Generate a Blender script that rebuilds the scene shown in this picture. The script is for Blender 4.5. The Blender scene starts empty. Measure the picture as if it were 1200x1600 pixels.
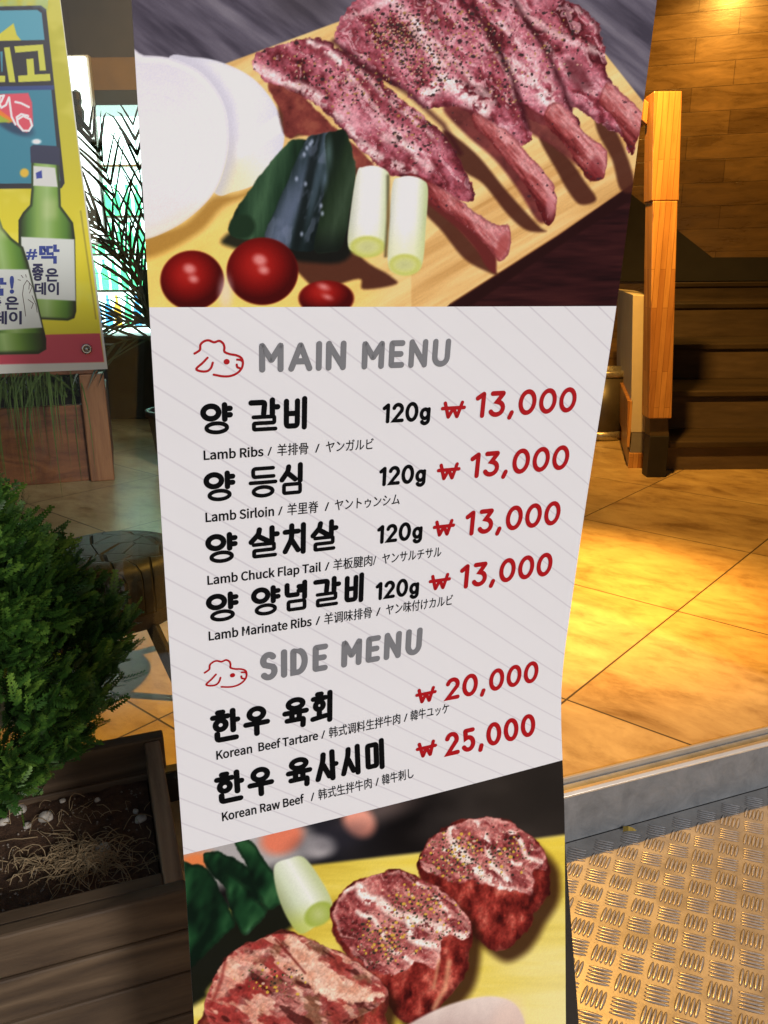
import bpy, bmesh, math, random
import numpy as np
from mathutils import Vector, Matrix
random.seed(7); rng = np.random.RandomState(11)
S = bpy.context.scene
COL = S.collection
R = math.radians

# ------------------------------------------------------------------ camera
cam_d = bpy.data.cameras.new('camera'); cam = bpy.data.objects.new('camera', cam_d); COL.objects.link(cam)
PITCH, ROLL, EYE = R(16.5), R(-0.5), 1.45
fw = Vector((0, math.cos(PITCH), -math.sin(PITCH))); up = Vector((0, math.sin(PITCH), math.cos(PITCH))); rt = Vector((1, 0, 0))
cx = math.cos(ROLL)*rt + math.sin(ROLL)*up; cy = math.cos(ROLL)*up - math.sin(ROLL)*rt
m = Matrix.Identity(4)
for i in range(3): m[i][0], m[i][1], m[i][2] = cx[i], cy[i], -fw[i]
m.translation = (0, 0, EYE)
cam.matrix_world = m
cam_d.sensor_fit = 'AUTO'; cam_d.sensor_width = 36; cam_d.lens = 36*1250/1600
cam_d.clip_start = .05; cam_d.clip_end = 500
S.camera = cam
S.render.resolution_x, S.render.resolution_y = 768, 1024

# ------------------------------------------------------------------ world, sun, exposure
w = bpy.data.worlds.new('World'); S.world = w; w.use_nodes = True
nt = w.node_tree; bg = nt.nodes['Background']
sky = nt.nodes.new('ShaderNodeTexSky'); sky.sky_type = 'NISHITA'; sky.sun_disc = False
SUN_EL, SUN_AZ = R(24), R(36)          # the light comes over the photographer's right shoulder
to_sun = Vector((math.sin(SUN_AZ)*math.cos(SUN_EL), -math.cos(SUN_AZ)*math.cos(SUN_EL), math.sin(SUN_EL)))
sky.sun_elevation = SUN_EL; sky.sun_rotation = math.atan2(to_sun.x, to_sun.y)
nt.links.new(sky.outputs[0], bg.inputs[0]); bg.inputs[1].default_value = .075
sd_ = bpy.data.lights.new('sun', 'SUN'); sun = bpy.data.objects.new('sun', sd_); COL.objects.link(sun)
sd_.energy = 2.0; sd_.angle = R(10); sd_.color = (1, .955, .955)
sun.rotation_euler = to_sun.to_track_quat('Z', 'Y').to_euler(); sun.location = to_sun*30
S.view_settings.view_transform = 'Standard'; S.view_settings.look = 'None'
S.view_settings.exposure = 0; S.view_settings.gamma = 1
S.cycles.use_denoising = True
S.cycles.max_bounces = 8; S.cycles.transparent_max_bounces = 12
S.cycles.sample_clamp_indirect = 6

def lin(c):
    c = np.asarray(c, float)
    if c.max() > 1.001: c = c/255.
    return np.where(c <= .04045, c/12.92, ((c+.055)/1.055)**2.4)

# ------------------------------------------------------------------ object helpers
def tag(o, label=None, cat=None, group=None, kind=None):
    if label: o['label'] = label
    if cat: o['category'] = cat
    if group: o['group'] = group
    if kind: o['kind'] = kind
    return o
def empty(name, loc=(0,0,0), rz=0):
    o = bpy.data.objects.new(name, None); COL.objects.link(o); o.location = loc; o.rotation_euler = (0,0,rz)
    o.empty_display_size = .1
    return o
def link(name, me, mat=None, parent=None):
    o = bpy.data.objects.new(name, me); COL.objects.link(o)
    if mat: me.materials.append(mat)
    if parent is not None:
        o.parent = parent
        bpy.context.view_layer.update()
        o.matrix_parent_inverse = parent.matrix_world.inverted()
    return o
class MB:
    """collects shapes (world coordinates) for ONE mesh object"""
    def __init__(s): s.v = []; s.f = []
    def add(s, vs, fs):
        b = len(s.v); s.v += [tuple(x) for x in vs]; s.f += [tuple(b+i for i in f) for f in fs]; return s
    def prism(s, poly, d):
        """poly: list of 3-D points, extruded by vector d"""
        n = len(poly); d = Vector(d); a = [Vector(p) for p in poly]; b = [p+d for p in a]
        s.add(a+b, [tuple(range(n))[::-1], tuple(range(n, 2*n))] + [(i, (i+1) % n, n+(i+1) % n, n+i) for i in range(n)]); return s
    def box(s, lo, hi, frame=None):
        x0, y0, z0 = lo; x1, y1, z1 = hi
        p = [(x0,y0,z0),(x1,y0,z0),(x1,y1,z0),(x0,y1,z0),(x0,y0,z1),(x1,y0,z1),(x1,y1,z1),(x0,y1,z1)]
        if frame: p = [frame(*q) for q in p]
        s.add(p, [(3,2,1,0),(4,5,6,7),(0,1,5,4),(1,2,6,5),(2,3,7,6),(3,0,4,7)]); return s
    def tube(s, pts, rad, n=8, cap=True):
        pts = [Vector(p) for p in pts]; rs = rad if isinstance(rad, (list, tuple)) else [rad]*len(pts)
        b = len(s.v); rings = []
        for i, p in enumerate(pts):
            t = (pts[min(i+1, len(pts)-1)] - pts[max(i-1, 0)]).normalized()
            a = t.orthogonal().normalized() if i == 0 else (a - t*a.dot(t)).normalized()
            c = t.cross(a)
            for k in range(n):
                q = 2*math.pi*k/n; s.v.append(tuple(p + (a*math.cos(q)+c*math.sin(q))*rs[i]))
        for i in range(len(pts)-1):
            for k in range(n):
                k2 = (k+1) % n; s.f.append((b+i*n+k, b+i*n+k2, b+(i+1)*n+k2, b+(i+1)*n+k))
        if cap:
            s.f.append(tuple(b+k for k in range(n))[::-1]); s.f.append(tuple(b+(len(pts)-1)*n+k for k in range(n)))
        return s
    def lathe(s, prof, c, n=40):
        """prof: (radius, z) pairs; c: centre"""
        b = len(s.v); m_ = len(prof)
        for r_, z in prof:
            for k in range(n):
                q = 2*math.pi*k/n; s.v.append((c[0]+r_*math.cos(q), c[1]+r_*math.sin(q), c[2]+z))
        for i in range(m_-1):
            for k in range(n):
                k2 = (k+1) % n; s.f.append((b+i*n+k, b+i*n+k2, b+(i+1)*n+k2, b+(i+1)*n+k))
        s.f.append(tuple(b+k for k in range(n))[::-1]); s.f.append(tuple(b+(m_-1)*n+k for k in range(n)))
        return s
    def build(s, name, mat, parent=None, bevel=0, smooth=False, seg=2):
        me = bpy.data.meshes.new(name); me.from_pydata(s.v, [], s.f); me.validate()
        bm = bmesh.new(); bm.from_mesh(me); bmesh.ops.recalc_face_normals(bm, faces=bm.faces); bm.to_mesh(me); bm.free()
        o = link(name, me, mat, parent)
        if bevel:
            md = o.modifiers.new('bevel', 'BEVEL'); md.width = bevel; md.segments = seg; md.limit_method = 'ANGLE'
        if smooth:
            for p in me.polygons: p.use_smooth = True
        return o

# ------------------------------------------------------------------ material helpers
def mat_new(name):
    mt = bpy.data.materials.new(name); mt.use_nodes = True
    nt = mt.node_tree; return mt, nt, nt.nodes['Principled BSDF']
def N(nt, t, **k):
    n = nt.nodes.new('ShaderNode'+t)
    for a, b in k.items(): setattr(n, a, b)
    return n
def ramp(nt, fac, stops):
    r = N(nt, 'ValToRGB'); e = r.color_ramp.elements
    while len(e) < len(stops): e.new(.5)
    for el, (p, c) in zip(e, stops): el.position = p; el.color = (*c, 1)
    nt.links.new(fac, r.inputs[0]); return r.outputs[0]
def objcoord(nt, scale=(1,1,1), rot=(0,0,0), loc=(0,0,0)):
    tc = N(nt, 'TexCoord'); mp = N(nt, 'Mapping')
    mp.inputs['Scale'].default_value = scale; mp.inputs['Rotation'].default_value = rot; mp.inputs['Location'].default_value = loc
    nt.links.new(tc.outputs['Object'], mp.inputs[0]); return mp.outputs[0]
def noise(nt, vec, scale, detail=4, rough=.6, dist=0):
    n = N(nt, 'TexNoise'); n.inputs['Scale'].default_value = scale; n.inputs['Detail'].default_value = detail
    n.inputs['Roughness'].default_value = rough; n.inputs['Distortion'].default_value = dist
    if vec is not None: nt.links.new(vec, n.inputs['Vector'])
    return n.outputs['Fac']
def bump(nt, bs, h, strength=.3, dist=.01, prev=None):
    b = N(nt, 'Bump'); b.inputs['Strength'].default_value = strength; b.inputs['Distance'].default_value = dist
    nt.links.new(h, b.inputs['Height'])
    nt.links.new(b.outputs[0], bs.inputs['Normal']); return b
def simple(name, c0, c1=None, scale=20, rough=.6, metal=0, stretch=(1,1,1), bmp=0, detail=5, spec=.5, rvar=0):
    mt, nt, bs = mat_new(name)
    c1 = c1 or c0
    v = objcoord(nt, stretch)
    f = noise(nt, v, scale, detail)
    nt.links.new(ramp(nt, f, [(.3, c0), (.7, c1)]), bs.inputs['Base Color'])
    bs.inputs['Roughness'].default_value = rough; bs.inputs['Metallic'].default_value = metal
    bs.inputs['Specular IOR Level'].default_value = spec
    if rvar:
        f2 = noise(nt, v, scale*.4, 4)
        mr = N(nt, 'MapRange'); mr.inputs[1].default_value = .3; mr.inputs[2].default_value = .7
        mr.inputs[3].default_value = max(.05, rough-rvar); mr.inputs[4].default_value = min(1, rough+rvar)
        nt.links.new(f2, mr.inputs[0]); nt.links.new(mr.outputs[0], bs.inputs['Roughness'])
    if bmp: bump(nt, bs, f, bmp, .004)
    return mt
def emit(name, c, s):
    mt, nt, bs = mat_new(name)
    bs.inputs['Base Color'].default_value = (*c, 1)
    bs.inputs['Emission Color'].default_value = (*c, 1); bs.inputs['Emission Strength'].default_value = s
    return mt
def wood(name, c0, c1, c2, axis='x', scale=3., rough=.55, ring=16., bmp=.25):
    """grain running along one axis"""
    mt, nt, bs = mat_new(name)
    st = {'x': (.12, 1, 1), 'y': (1, .12, 1), 'z': (1, 1, .12)}[axis]
    v = objcoord(nt, st)
    big = noise(nt, v, scale, 3, .5, .6)
    fine = noise(nt, v, scale*22, 6, .7, .3)
    wv = N(nt, 'Math', operation='MULTIPLY'); wv.inputs[1].default_value = ring; nt.links.new(big, wv.inputs[0])
    fr = N(nt, 'Math', operation='PINGPONG'); fr.inputs[1].default_value = 1; nt.links.new(wv.outputs[0], fr.inputs[0])
    mx = N(nt, 'Math', operation='MULTIPLY_ADD'); nt.links.new(fr.outputs[0], mx.inputs[0]); mx.inputs[1].default_value = .45
    m2 = N(nt, 'Math', operation='MULTIPLY'); nt.links.new(fine, m2.inputs[0]); m2.inputs[1].default_value = .6; nt.links.new(m2.outputs[0], mx.inputs[2])
    nt.links.new(ramp(nt, mx.outputs[0], [(.15, c0), (.45, c1), (.8, c2)]), bs.inputs['Base Color'])
    bs.inputs['Roughness'].default_value = rough
    if bmp: bump(nt, bs, mx.outputs[0], bmp, .003)
    return mt
def vcol(name, rough=.5, spec=.4, coat=0):
    mt, nt, bs = mat_new(name)
    a = N(nt, 'Attribute'); a.attribute_name = 'print'
    nt.links.new(a.outputs['Color'], bs.inputs['Base Color'])
    bs.inputs['Roughness'].default_value = rough; bs.inputs['Specular IOR Level'].default_value = spec
    return mt

# ------------------------------------------------------------------ facade frame: s along the shop front, n inwards, z up
FO = Vector((.484, 1.789, 0)); FX = Vector((math.cos(R(20)), math.sin(R(20)), 0)); FN = Vector((-FX.y, FX.x, 0))
def FA(s, n, z): return FO + FX*s + FN*n + Vector((0, 0, z))
FL = .155

# ================================================================== THE SETTING
asphalt = simple('asphalt', (.04,.04,.042), (.07,.07,.07), 60, .85, bmp=.4)
MB().add([(-60,-60,-.03),(60,-60,-.03),(60,60,-.03),(-60,60,-.03)], [(0,1,2,3)]).build('ground', asphalt)['kind'] = 'structure'

# --- chequered metal plate in front of the step
def checker_mat():
    mt, nt, bs = mat_new('chequer plate steel')
    v = objcoord(nt)
    f = noise(nt, v, 9, 6, .65); f2 = noise(nt, v, 130, 4, .7)
    c = ramp(nt, f, [(.25, (.25,.235,.215)), (.55, (.36,.345,.32)), (.8, (.42,.41,.385))])
    d = ramp(nt, f2, [(.28, (.35,.33,.3)), (.4, (1,1,1)), (1, (1,1,1))])
    mx = N(nt, 'Mix', data_type='RGBA', blend_type='MULTIPLY'); mx.inputs[0].default_value = .8
    nt.links.new(c, mx.inputs[6]); nt.links.new(d, mx.inputs[7]); nt.links.new(mx.outputs[2], bs.inputs['Base Color'])
    bs.inputs['Metallic'].default_value = .55
    nt.links.new(ramp(nt, f, [(.3, (.36,)*3), (.7, (.52,)*3)]), bs.inputs['Roughness'])
    bump(nt, bs, f2, .12, .002)
    return mt
pm = MB()
P0 = FA(-3.2, -2.4, 0); 
pm.box((-3.2, -2.4, -.026), (2.6, -.002, 0), FA)
ca = R(-24.5); e1 = Vector((math.cos(ca), math.sin(ca), 0)); e2 = Vector((-e1.y, e1.x, 0)); org = Vector((.6571, 1.6681, 0)); PT = .0598
def lens(c, d, L, W, Hh):
    n = Vector((-d.y, d.x, 0)); vs = []; fs = []; K = 6
    for i in range(K+1):
        t = i/K*2-1; w_ = max(0, 1-t*t)**.5
        for j, h in ((-1, -.0006), (-.45, .75), (.45, .75), (1, -.0006)):
            vs.append(c + d*(t*L) + n*(j*W*(w_*.9+.05)) + Vector((0,0, h*Hh*(.25+.75*w_) if h > 0 else h)))
    for i in range(K):
        for j in range(3): a = i*4+j; fs.append((a, a+4, a+5, a+1))
    gk = len(pm.f); pm.add([c + d*(math.cos(q)*(L+.0012)) + n*(math.sin(q)*(W+.0012)) + Vector((0,0,.0003)) for q in [2*math.pi*k/14 for k in range(14)]], [tuple(range(14))])  # dark disc round each bar: painted contact shade together with grime
    pm_shade_grime.append(gk); pm_bar.append((len(pm.f), len(fs))); pm.add(vs, fs)
pm_shade_grime = []; pm_bar = []
for i in range(-16, 26):
    for j in range(-26, 10):
        c = org + e1*(i*PT) + e2*(j*PT)
        q = c-FO; s_, n_ = q.dot(FX), q.dot(FN)
        if not (-.75 < s_ < 1.25 and -1.2 < n_ < -.03): continue
        a, b = (e1, e2) if (i+j) % 2 == 0 else (e2, e1)
        for k in range(-2, 3):
            jit = Vector((random.uniform(-1,1), random.uniform(-1,1), 0))*.0006
            lens(c + a*(k*.0098) + jit, (b + a*.10).normalized(), .0248, .0036, .0030)
pl = pm.build('chequer_plate', checker_mat())
pl.data.materials.append(simple('plate shade and grime', (.05,.042,.034), (.19,.16,.13), 40, .8)); pl.data.materials.append(simple('worn bar steel', (.42,.40,.37), (.58,.56,.52), 90, .33, .65))
for gk in pm_shade_grime: pl.data.polygons[gk].material_index = 1
for gk, cnt in pm_bar:
    for q in range(cnt): pl.data.polygons[gk+q].material_index = 2; pl.data.polygons[gk+q].use_smooth = True
tag(pl, 'grey five bar chequered metal plate on the ground below the step', 'metal plate'); pl['kind'] = 'structure'; pl.name = 'pavement_plate'

# --- steel step / sill
def galv(name, c0, c1, rough=.5, metal=.35):
    mt, nt, bs = mat_new(name)
    v = objcoord(nt); f = noise(nt, v, 14, 6, .7, .5); f2 = noise(nt, v, 70, 4, .6)
    nt.links.new(ramp(nt, f, [(.3, c0), (.7, c1)]), bs.inputs['Base Color'])
    bs.inputs['Metallic'].default_value = metal
    nt.links.new(ramp(nt, f2, [(.3, (rough-.12,)*3), (.7, (rough+.12,)*3)]), bs.inputs['Roughness'])
    bump(nt, bs, f2, .1, .002); return mt
steel = galv('galvanised steel', (.13,.14,.15), (.23,.24,.25))
sill = empty('door_sill', FA(0,0,0), R(20))
tag(sill, 'long grey steel door sill with two bright edges between tiled floor and chequered plate', 'door sill')
def extr(prof, s0, s1, name, mat, parent, bev=.002):
    mb = MB(); mb.prism([FA(s0, n, z) for n, z in prof], FX*(s1-s0)); return mb.build(name, mat, parent, bevel=bev)
extr([(0,0),(0,.146),(.006,.152),(.014,.152),(.014,0)], -.6, 3.0, 'riser', steel, sill)
extr([(.0145,0),(.0145,.143),(.052,.143),(.052,0)], -.6, 3.0, 'groove', steel, sill)
bright = simple('bright edge steel', (.62,.55,.45), (.72,.65,.54), 8, .3, .7)
extr([(.0525,.1),(.0525,.158),(.058,.1605),(.064,.158),(.064,.1)], -.6, 3.0, 'edge_strip', bright, sill, .0015)
extr([(-.0025,.1425),(-.0025,.1475),(.004,.1545),(.0142,.1545),(.0142,.1523),(.0055,.1523),(-.0002,.147),(-.0002,.1425)], -.6, 3.0, 'edge_strip', bright, sill, .0008)

# --- tiled floor indoors
def tile_mat():
    mt, nt, bs = mat_new('floor tile')
    v = objcoord(nt)
    rot = N(nt, 'Mapping'); rot.inputs['Rotation'].default_value = (0,0,R(-49)); nt.links.new(v, rot.inputs[0])
    sp = N(nt, 'SeparateXYZ'); nt.links.new(rot.outputs[0], sp.inputs[0])
    def line(out, off, per):
        a = N(nt, 'Math', operation='ADD'); a.inputs[1].default_value = -off+50*per; nt.links.new(out, a.inputs[0])
        m_ = N(nt, 'Math', operation='PINGPONG'); m_.inputs[1].default_value = per/2; nt.links.new(a.outputs[0], m_.inputs[0])
        r_ = N(nt, 'MapRange'); r_.inputs[1].default_value = .0026; r_.inputs[2].default_value = .0046; nt.links.new(m_.outputs[0], r_.inputs[0])
        fl = N(nt, 'Math', operation='DIVIDE'); fl.inputs[1].default_value = per; nt.links.new(a.outputs[0], fl.inputs[0])
        ff = N(nt, 'Math', operation='FLOOR'); nt.links.new(fl.outputs[0], ff.inputs[0])
        return r_.outputs[0], ff.outputs[0]
    lx, ix = line(sp.outputs[0], .272, .905); ly, iy = line(sp.outputs[1], .157, .894)
    grout = N(nt, 'Math', operation='MINIMUM'); nt.links.new(lx, grout.inputs[0]); nt.links.new(ly, grout.inputs[1])
    cb = N(nt, 'CombineXYZ'); nt.links.new(ix, cb.inputs[0]); nt.links.new(iy, cb.inputs[1])
    wn = N(nt, 'TexWhiteNoise', noise_dimensions='2D'); nt.links.new(cb.outputs[0], wn.inputs['Vector'])
    # stone veining, shifted per tile, drawn out along one direction
    vv = N(nt, 'VectorMath', operation='MULTIPLY_ADD'); nt.links.new(wn.outputs['Color'], vv.inputs[0]); vv.inputs[1].default_value = (9,9,9); nt.links.new(rot.outputs[0], vv.inputs[2])
    st = N(nt, 'Mapping'); st.inputs['Scale'].default_value = (1.5, .8, 1); st.inputs['Rotation'].default_value = (0,0,R(40)); nt.links.new(vv.outputs[0], st.inputs[0])
    f = noise(nt, st.outputs[0], 3.4, 9, .66, .5); f2 = noise(nt, st.outputs[0], 9, 7, .72, .2)
    c = ramp(nt, f, [(.3, (.22,.14,.06)), (.44, (.38,.27,.13)), (.6, (.48,.36,.18)), (.8, (.56,.44,.23))])
    d = ramp(nt, f2, [(.3, (.55,.49,.42)), (.48, (.92,.9,.88)), (.62, (1,1,1))])
    mx = N(nt, 'Mix', data_type='RGBA', blend_type='MULTIPLY'); mx.inputs[0].default_value = .75; nt.links.new(c, mx.inputs[6]); nt.links.new(d, mx.inputs[7])
    g = N(nt, 'Mix', data_type='RGBA'); nt.links.new(grout.outputs[0], g.inputs[0]); g.inputs[6].default_value = (.06,.045,.03,1); nt.links.new(mx.outputs[2], g.inputs[7])
    nt.links.new(g.outputs[2], bs.inputs['Base Color'])
    nt.links.new(ramp(nt, f, [(.3, (.28,)*3), (.75, (.4,)*3)]), bs.inputs['Roughness'])
    bs.inputs['Specular IOR Level'].default_value = .4
    bump(nt, bs, grout.outputs[0], .25, .003)
    return mt
fl = MB(); fl.prism([FA(-6,.0645,.02), FA(6.5,.0645,.02), FA(6.5,11,.02), FA(-6,11,.02)], (0,0,FL-.02))
fl.build('floor', tile_mat())['kind'] = 'structure'

dark_plaster = simple('dark plaster', (.035,.032,.028), (.055,.05,.043), 6, .8)
grey_plaster = simple('grey plaster', (.2,.19,.18), (.26,.25,.235), 5, .85)
def wall(name, label, mb, mat, cat='wall'):
    o = mb.build(name, mat); tag(o, label, cat); o['kind'] = 'structure'; return o
# street front: a pier right of the doorway, a lintel over it
wall('wall_front', '', MB().box((1.02,.07,0), (6.5,.25,4.3), FA), grey_plaster)
wall('wall_over_doorway', '', MB().box((-6,.07,2.75), (1.02,.25,4.3), FA), grey_plaster)
wall('wall_side', '', MB().box((6.5,.07,0), (6.7,11,4.3), FA), dark_plaster)
wall('wall_far_side', '', MB().box((-6.2,.07,0), (-6,11,4.3), FA), dark_plaster)
wall('wall_front_window_end', '', MB().box((-6,.07,0), (-3.4,.25,2.75), FA), grey_plaster)
wall('ceiling', '', MB().box((-6.2,.25,4.3), (6.7,11,4.45), FA), dark_plaster)

# back wall clad in long wood-look tiles
def clad_mat():
    mt, nt, bs = mat_new('wood look wall tile')
    v = objcoord(nt)
    mp = N(nt, 'Mapping'); mp.inputs['Rotation'].default_value = (R(-90), 0, 0); nt.links.new(v, mp.inputs[0])
    br = N(nt, 'TexBrick'); nt.links.new(mp.outputs[0], br.inputs['Vector'])
    br.inputs['Color1'].default_value = (.20,.125,.05,1); br.inputs['Color2'].default_value = (.13,.078,.03,1); br.inputs['Mortar'].default_value = (.085,.05,.02,1)
    br.inputs['Scale'].default_value = 1; br.inputs['Mortar Size'].default_value = .003; br.inputs['Brick Width'].default_value = .95; br.inputs['Row Height'].default_value = .205
    br.offset = .37; br.inputs['Bias'].default_value = .0
    st = N(nt, 'Mapping'); st.inputs['Scale'].default_value = (.5,1.,2.5); nt.links.new(v, st.inputs[0])
    f = noise(nt, st.outputs[0], 5, 7, .7, .5)
    d = ramp(nt, f, [(.28, (.45,.42,.38)), (.5, (.85,.85,.85)), (.72, (1.25,1.2,1.1))])
    mx = N(nt, 'Mix', data_type='RGBA', blend_type='MULTIPLY'); mx.inputs[0].default_value = .9; nt.links.new(br.outputs['Color'], mx.inputs[6]); nt.links.new(d, mx.inputs[7])
    nt.links.new(mx.outputs[2], bs.inputs['Base Color'])
    nt.links.new(ramp(nt, f, [(.3, (.22,)*3), (.7, (.4,)*3)]), bs.inputs['Roughness'])
    m_ = N(nt, 'Math', operation='MULTIPLY_ADD'); nt.links.new(br.outputs['Fac'], m_.inputs[0]); m_.inputs[1].default_value = -1
    q = N(nt, 'Math', operation='MULTIPLY'); q.inputs[1].default_value = .35; nt.links.new(f, q.inputs[0]); nt.links.new(q.outputs[0], m_.inputs[2])
    bump(nt, bs, m_.outputs[0], .35, .01)
    return mt
WO = Vector((3.2, 8.05, 0)); WA = R(-17)
def WF(s, n, z): return WO + Vector((math.cos(WA), math.sin(WA), 0))*s + Vector((-math.sin(WA), math.cos(WA), 0))*n + Vector((0,0,z))
cl = MB().box((-2.6, 0, FL-.01), (4.2, .15, 4.3)); co = cl.build('wall_back', clad_mat()); co.location = WO; co.rotation_euler = (0,0,WA)
co['kind'] = 'structure'; tag(co, 'back wall clad in long wood look tiles lit by amber lamps', 'wall')
wall('wall_back_dark', '', MB().box((-6, 8.3, FL-.01), (.76, 8.5, 4.3)), dark_plaster)

# ================================================================== INDOORS, RIGHT: stairs, newel, low wall, bin
tread_m = wood('dark stair wood', (.018,.012,.008), (.032,.021,.013), (.05,.034,.021), 'x', 3, .5, 10, .1)
riser_m = simple('stair riser', (.06,.04,.025), (.10,.07,.045), 12, .7, stretch=(.3,1,2))
st = empty('staircase', (2.3, 5.3, FL))
tag(st, 'dark brown wooden staircase rising to a landing beside the bright newel post', 'staircase')
steps = [(5.30,.155,.355), (5.76,.355,.63), (6.45,.63,.905), (7.2,.905,1.19), (7.75,1.19,1.36)]
for i, (y, z0, z1) in enumerate(steps):
    x0 = 1.93+.27*(y-5.3); y1 = 7.85
    MB().box((x0, y+.025, z0-.0), (5.2, y+.05 if i < 4 else y1, z1-.045)).build('riser', riser_m, st)
    yn = (steps[i+1][0]+.024) if i < 4 else 7.9
    MB().box((x0-.0, y, z1-.044), (5.2, yn+.0, z1)).build('tread', tread_m, st, bevel=.008)
MB().prism([(1.93,5.33,FL+.001),(2.55,7.7,FL+.001),(2.55,7.7,1.19-.046),(2.43,7.23,1.19-.046),(2.43,7.23,.904-.046),(2.24,6.48,.904-.046),(2.24,6.48,.629-.046),(2.05,5.79,.629-.046),(2.05,5.79,.354-.046),(1.93,5.33,.354-.046)], (-.028,0,0)).build('side_panel', riser_m, st)
# black skirting and the stringer of the upper flight on the back wall
blackm = simple('black paint', (.006,.005,.005), (.012,.011,.01), 8, .55)
sk = MB(); sk.prism([WF(-2.4,-.05,2.95), WF(-2.4,-.05,1.37), WF(3.8,-.05,1.37), WF(3.8,-.05,1.55), WF(-.03,-.05,1.585), WF(-.9,-.05,2.24)], tuple(WF(0,.047,0)-WF(0,0,0)))
o = sk.build('stair_skirting', blackm); tag(o, 'black skirting band sloping up the amber tiled wall above the stairs', 'skirting')

glulam, nt_, bs_ = mat_new('laminated pine')
v_ = objcoord(nt_, (1,1,1)); mp_ = N(nt_, 'Mapping'); cs_ = N(nt_, 'SeparateXYZ'); cc_ = N(nt_, 'CombineXYZ'); nt_.links.new(v_, cs_.inputs[0]); ad_ = N(nt_, 'Math', operation='ADD'); nt_.links.new(cs_.outputs[0], ad_.inputs[0]); nt_.links.new(cs_.outputs[1], ad_.inputs[1]); nt_.links.new(cs_.outputs[2], cc_.inputs[0]); nt_.links.new(ad_.outputs[0], cc_.inputs[1]); nt_.links.new(cc_.outputs[0], mp_.inputs[0])
br_ = N(nt_, 'TexBrick'); nt_.links.new(mp_.outputs[0], br_.inputs['Vector'])
br_.inputs['Color1'].default_value = (.56,.30,.10,1); br_.inputs['Color2'].default_value = (.36,.16,.05,1); br_.inputs['Mortar'].default_value = (.25,.11,.035,1)
br_.inputs['Scale'].default_value = 1; br_.inputs['Mortar Size'].default_value = .0015; br_.inputs['Brick Width'].default_value = .62; br_.inputs['Row Height'].default_value = .034; br_.offset = .63
f_ = noise(nt_, objcoord(nt_, (1,1,.1)), 30, 5, .7, .4)
mx_ = N(nt_, 'Mix', data_type='RGBA', blend_type='MULTIPLY'); mx_.inputs[0].default_value = .7
nt_.links.new(br_.outputs['Color'], mx_.inputs[6]); nt_.links.new(ramp(nt_, f_, [(.3,(.6,.55,.5)),(.6,(1,1,1))]), mx_.inputs[7]); nt_.links.new(mx_.outputs[2], bs_.inputs['Base Color'])
bs_.inputs['Roughness'].default_value = .38
nw = empty('newel_post', (1.87, 5.2, FL)); tag(nw, 'tall square laminated pine newel post with a black foot at the stair bottom', 'post')
def lean(z): return (1.782 - (z-.55)*.066)
b = MB(); 
for z0, z1, h in ((.55, 1.86, .074), (1.861, 2.452, .081)):
    xa, xb = lean(z0), lean(z1)
    b = MB(); P = []
    for z, x in ((z0, xa), (z1, xb)):
        P += [(x-h, 5.10, z), (x+h, 5.10, z), (x+h, 5.10+2*h, z), (x-h, 5.10+2*h, z)]
    b.add(P, [(3,2,1,0),(4,5,6,7),(0,1,5,4),(1,2,6,5),(2,3,7,6),(3,0,4,7)])
    b.build('shaft' if z0 < 1 else 'post_head', glulam, nw, bevel=.006)
MB().box((1.735,5.12,FL),(1.86,5.23,.43)).build('foot', blackm, nw, bevel=.004)
MB().prism([(1.735,5.13,.431),(1.86,5.13,.431),(1.84,5.13,.549),(1.725,5.13,.549)], (0,.1,0)).build('bracket', simple('dark bracket', (.05,.035,.02), (.08,.055,.03), 20, .5), nw)
MB().prism([(1.575,5.30,2.29),(1.575,5.18,2.29),(1.575,5.18,2.41),(1.575,5.30,2.41)], (-.30,.45,.40)).build('handrail', glulam, nw, bevel=.006)

cream = simple('cream painted plaster', (.48,.43,.34), (.55,.5,.4), 6, .7)
lw = empty('low_wall', (1.75,5.42,FL)); tag(lw, 'cream low partition wall ending beside the pine newel post', 'wall')
D = Vector((.45, 1.95, 0))
MB().prism([(1.693,5.40,.40),(1.79,5.40,.40),(1.79,5.40,1.30),(1.635,5.40,1.315)], D).build('panel', cream, lw, bevel=.006)
MB().prism([(1.70,5.398,.262),(1.793,5.398,.262),(1.793,5.398,.399),(1.70,5.398,.399)], D).build('plinth', simple('grey plinth', (.16,.15,.15), (.2,.19,.18), 8, .6), lw)
MB().prism([(1.69,5.385,FL),(1.80,5.385,FL),(1.80,5.385,.261),(1.69,5.385,.261)], D).build('skirting_board', glulam, lw, bevel=.003)
MB().prism([(1.675,5.40,.30),(1.693,5.40,.30),(1.693,5.40,.62),(1.655,5.40,.62)], D*.95).build('side_trim', glulam, lw, bevel=.003)

binm = simple('dark bin enamel', (.03,.024,.018), (.05,.04,.03), 9, .4)
rimm = galv('bin rim steel', (.35,.33,.28), (.5,.47,.4), .35, .8)
bn = empty('waste_bin', (1.80,6.52,FL)); tag(bn, 'round dark waste bin with a metal rim on the floor beside the low wall', 'bin')
c = (1.79, 6.52, FL)
MB().lathe([(.175,.03),(.2,.1),(.205,.5),(.19,.5),(.185,.1),(.02,.09)], c).build('body', binm, bn, smooth=True)
MB().lathe([(.208,.505),(.217,.515),(.217,.55),(.205,.56),(.19,.555),(.19,.508)], c).build('rim', rimm, bn, smooth=True)
MB().lathe([(.17,.001),(.21,.006),(.205,.06),(.176,.085),(.1,.028)], c).build('base_ring', rimm, bn, smooth=True)

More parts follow.
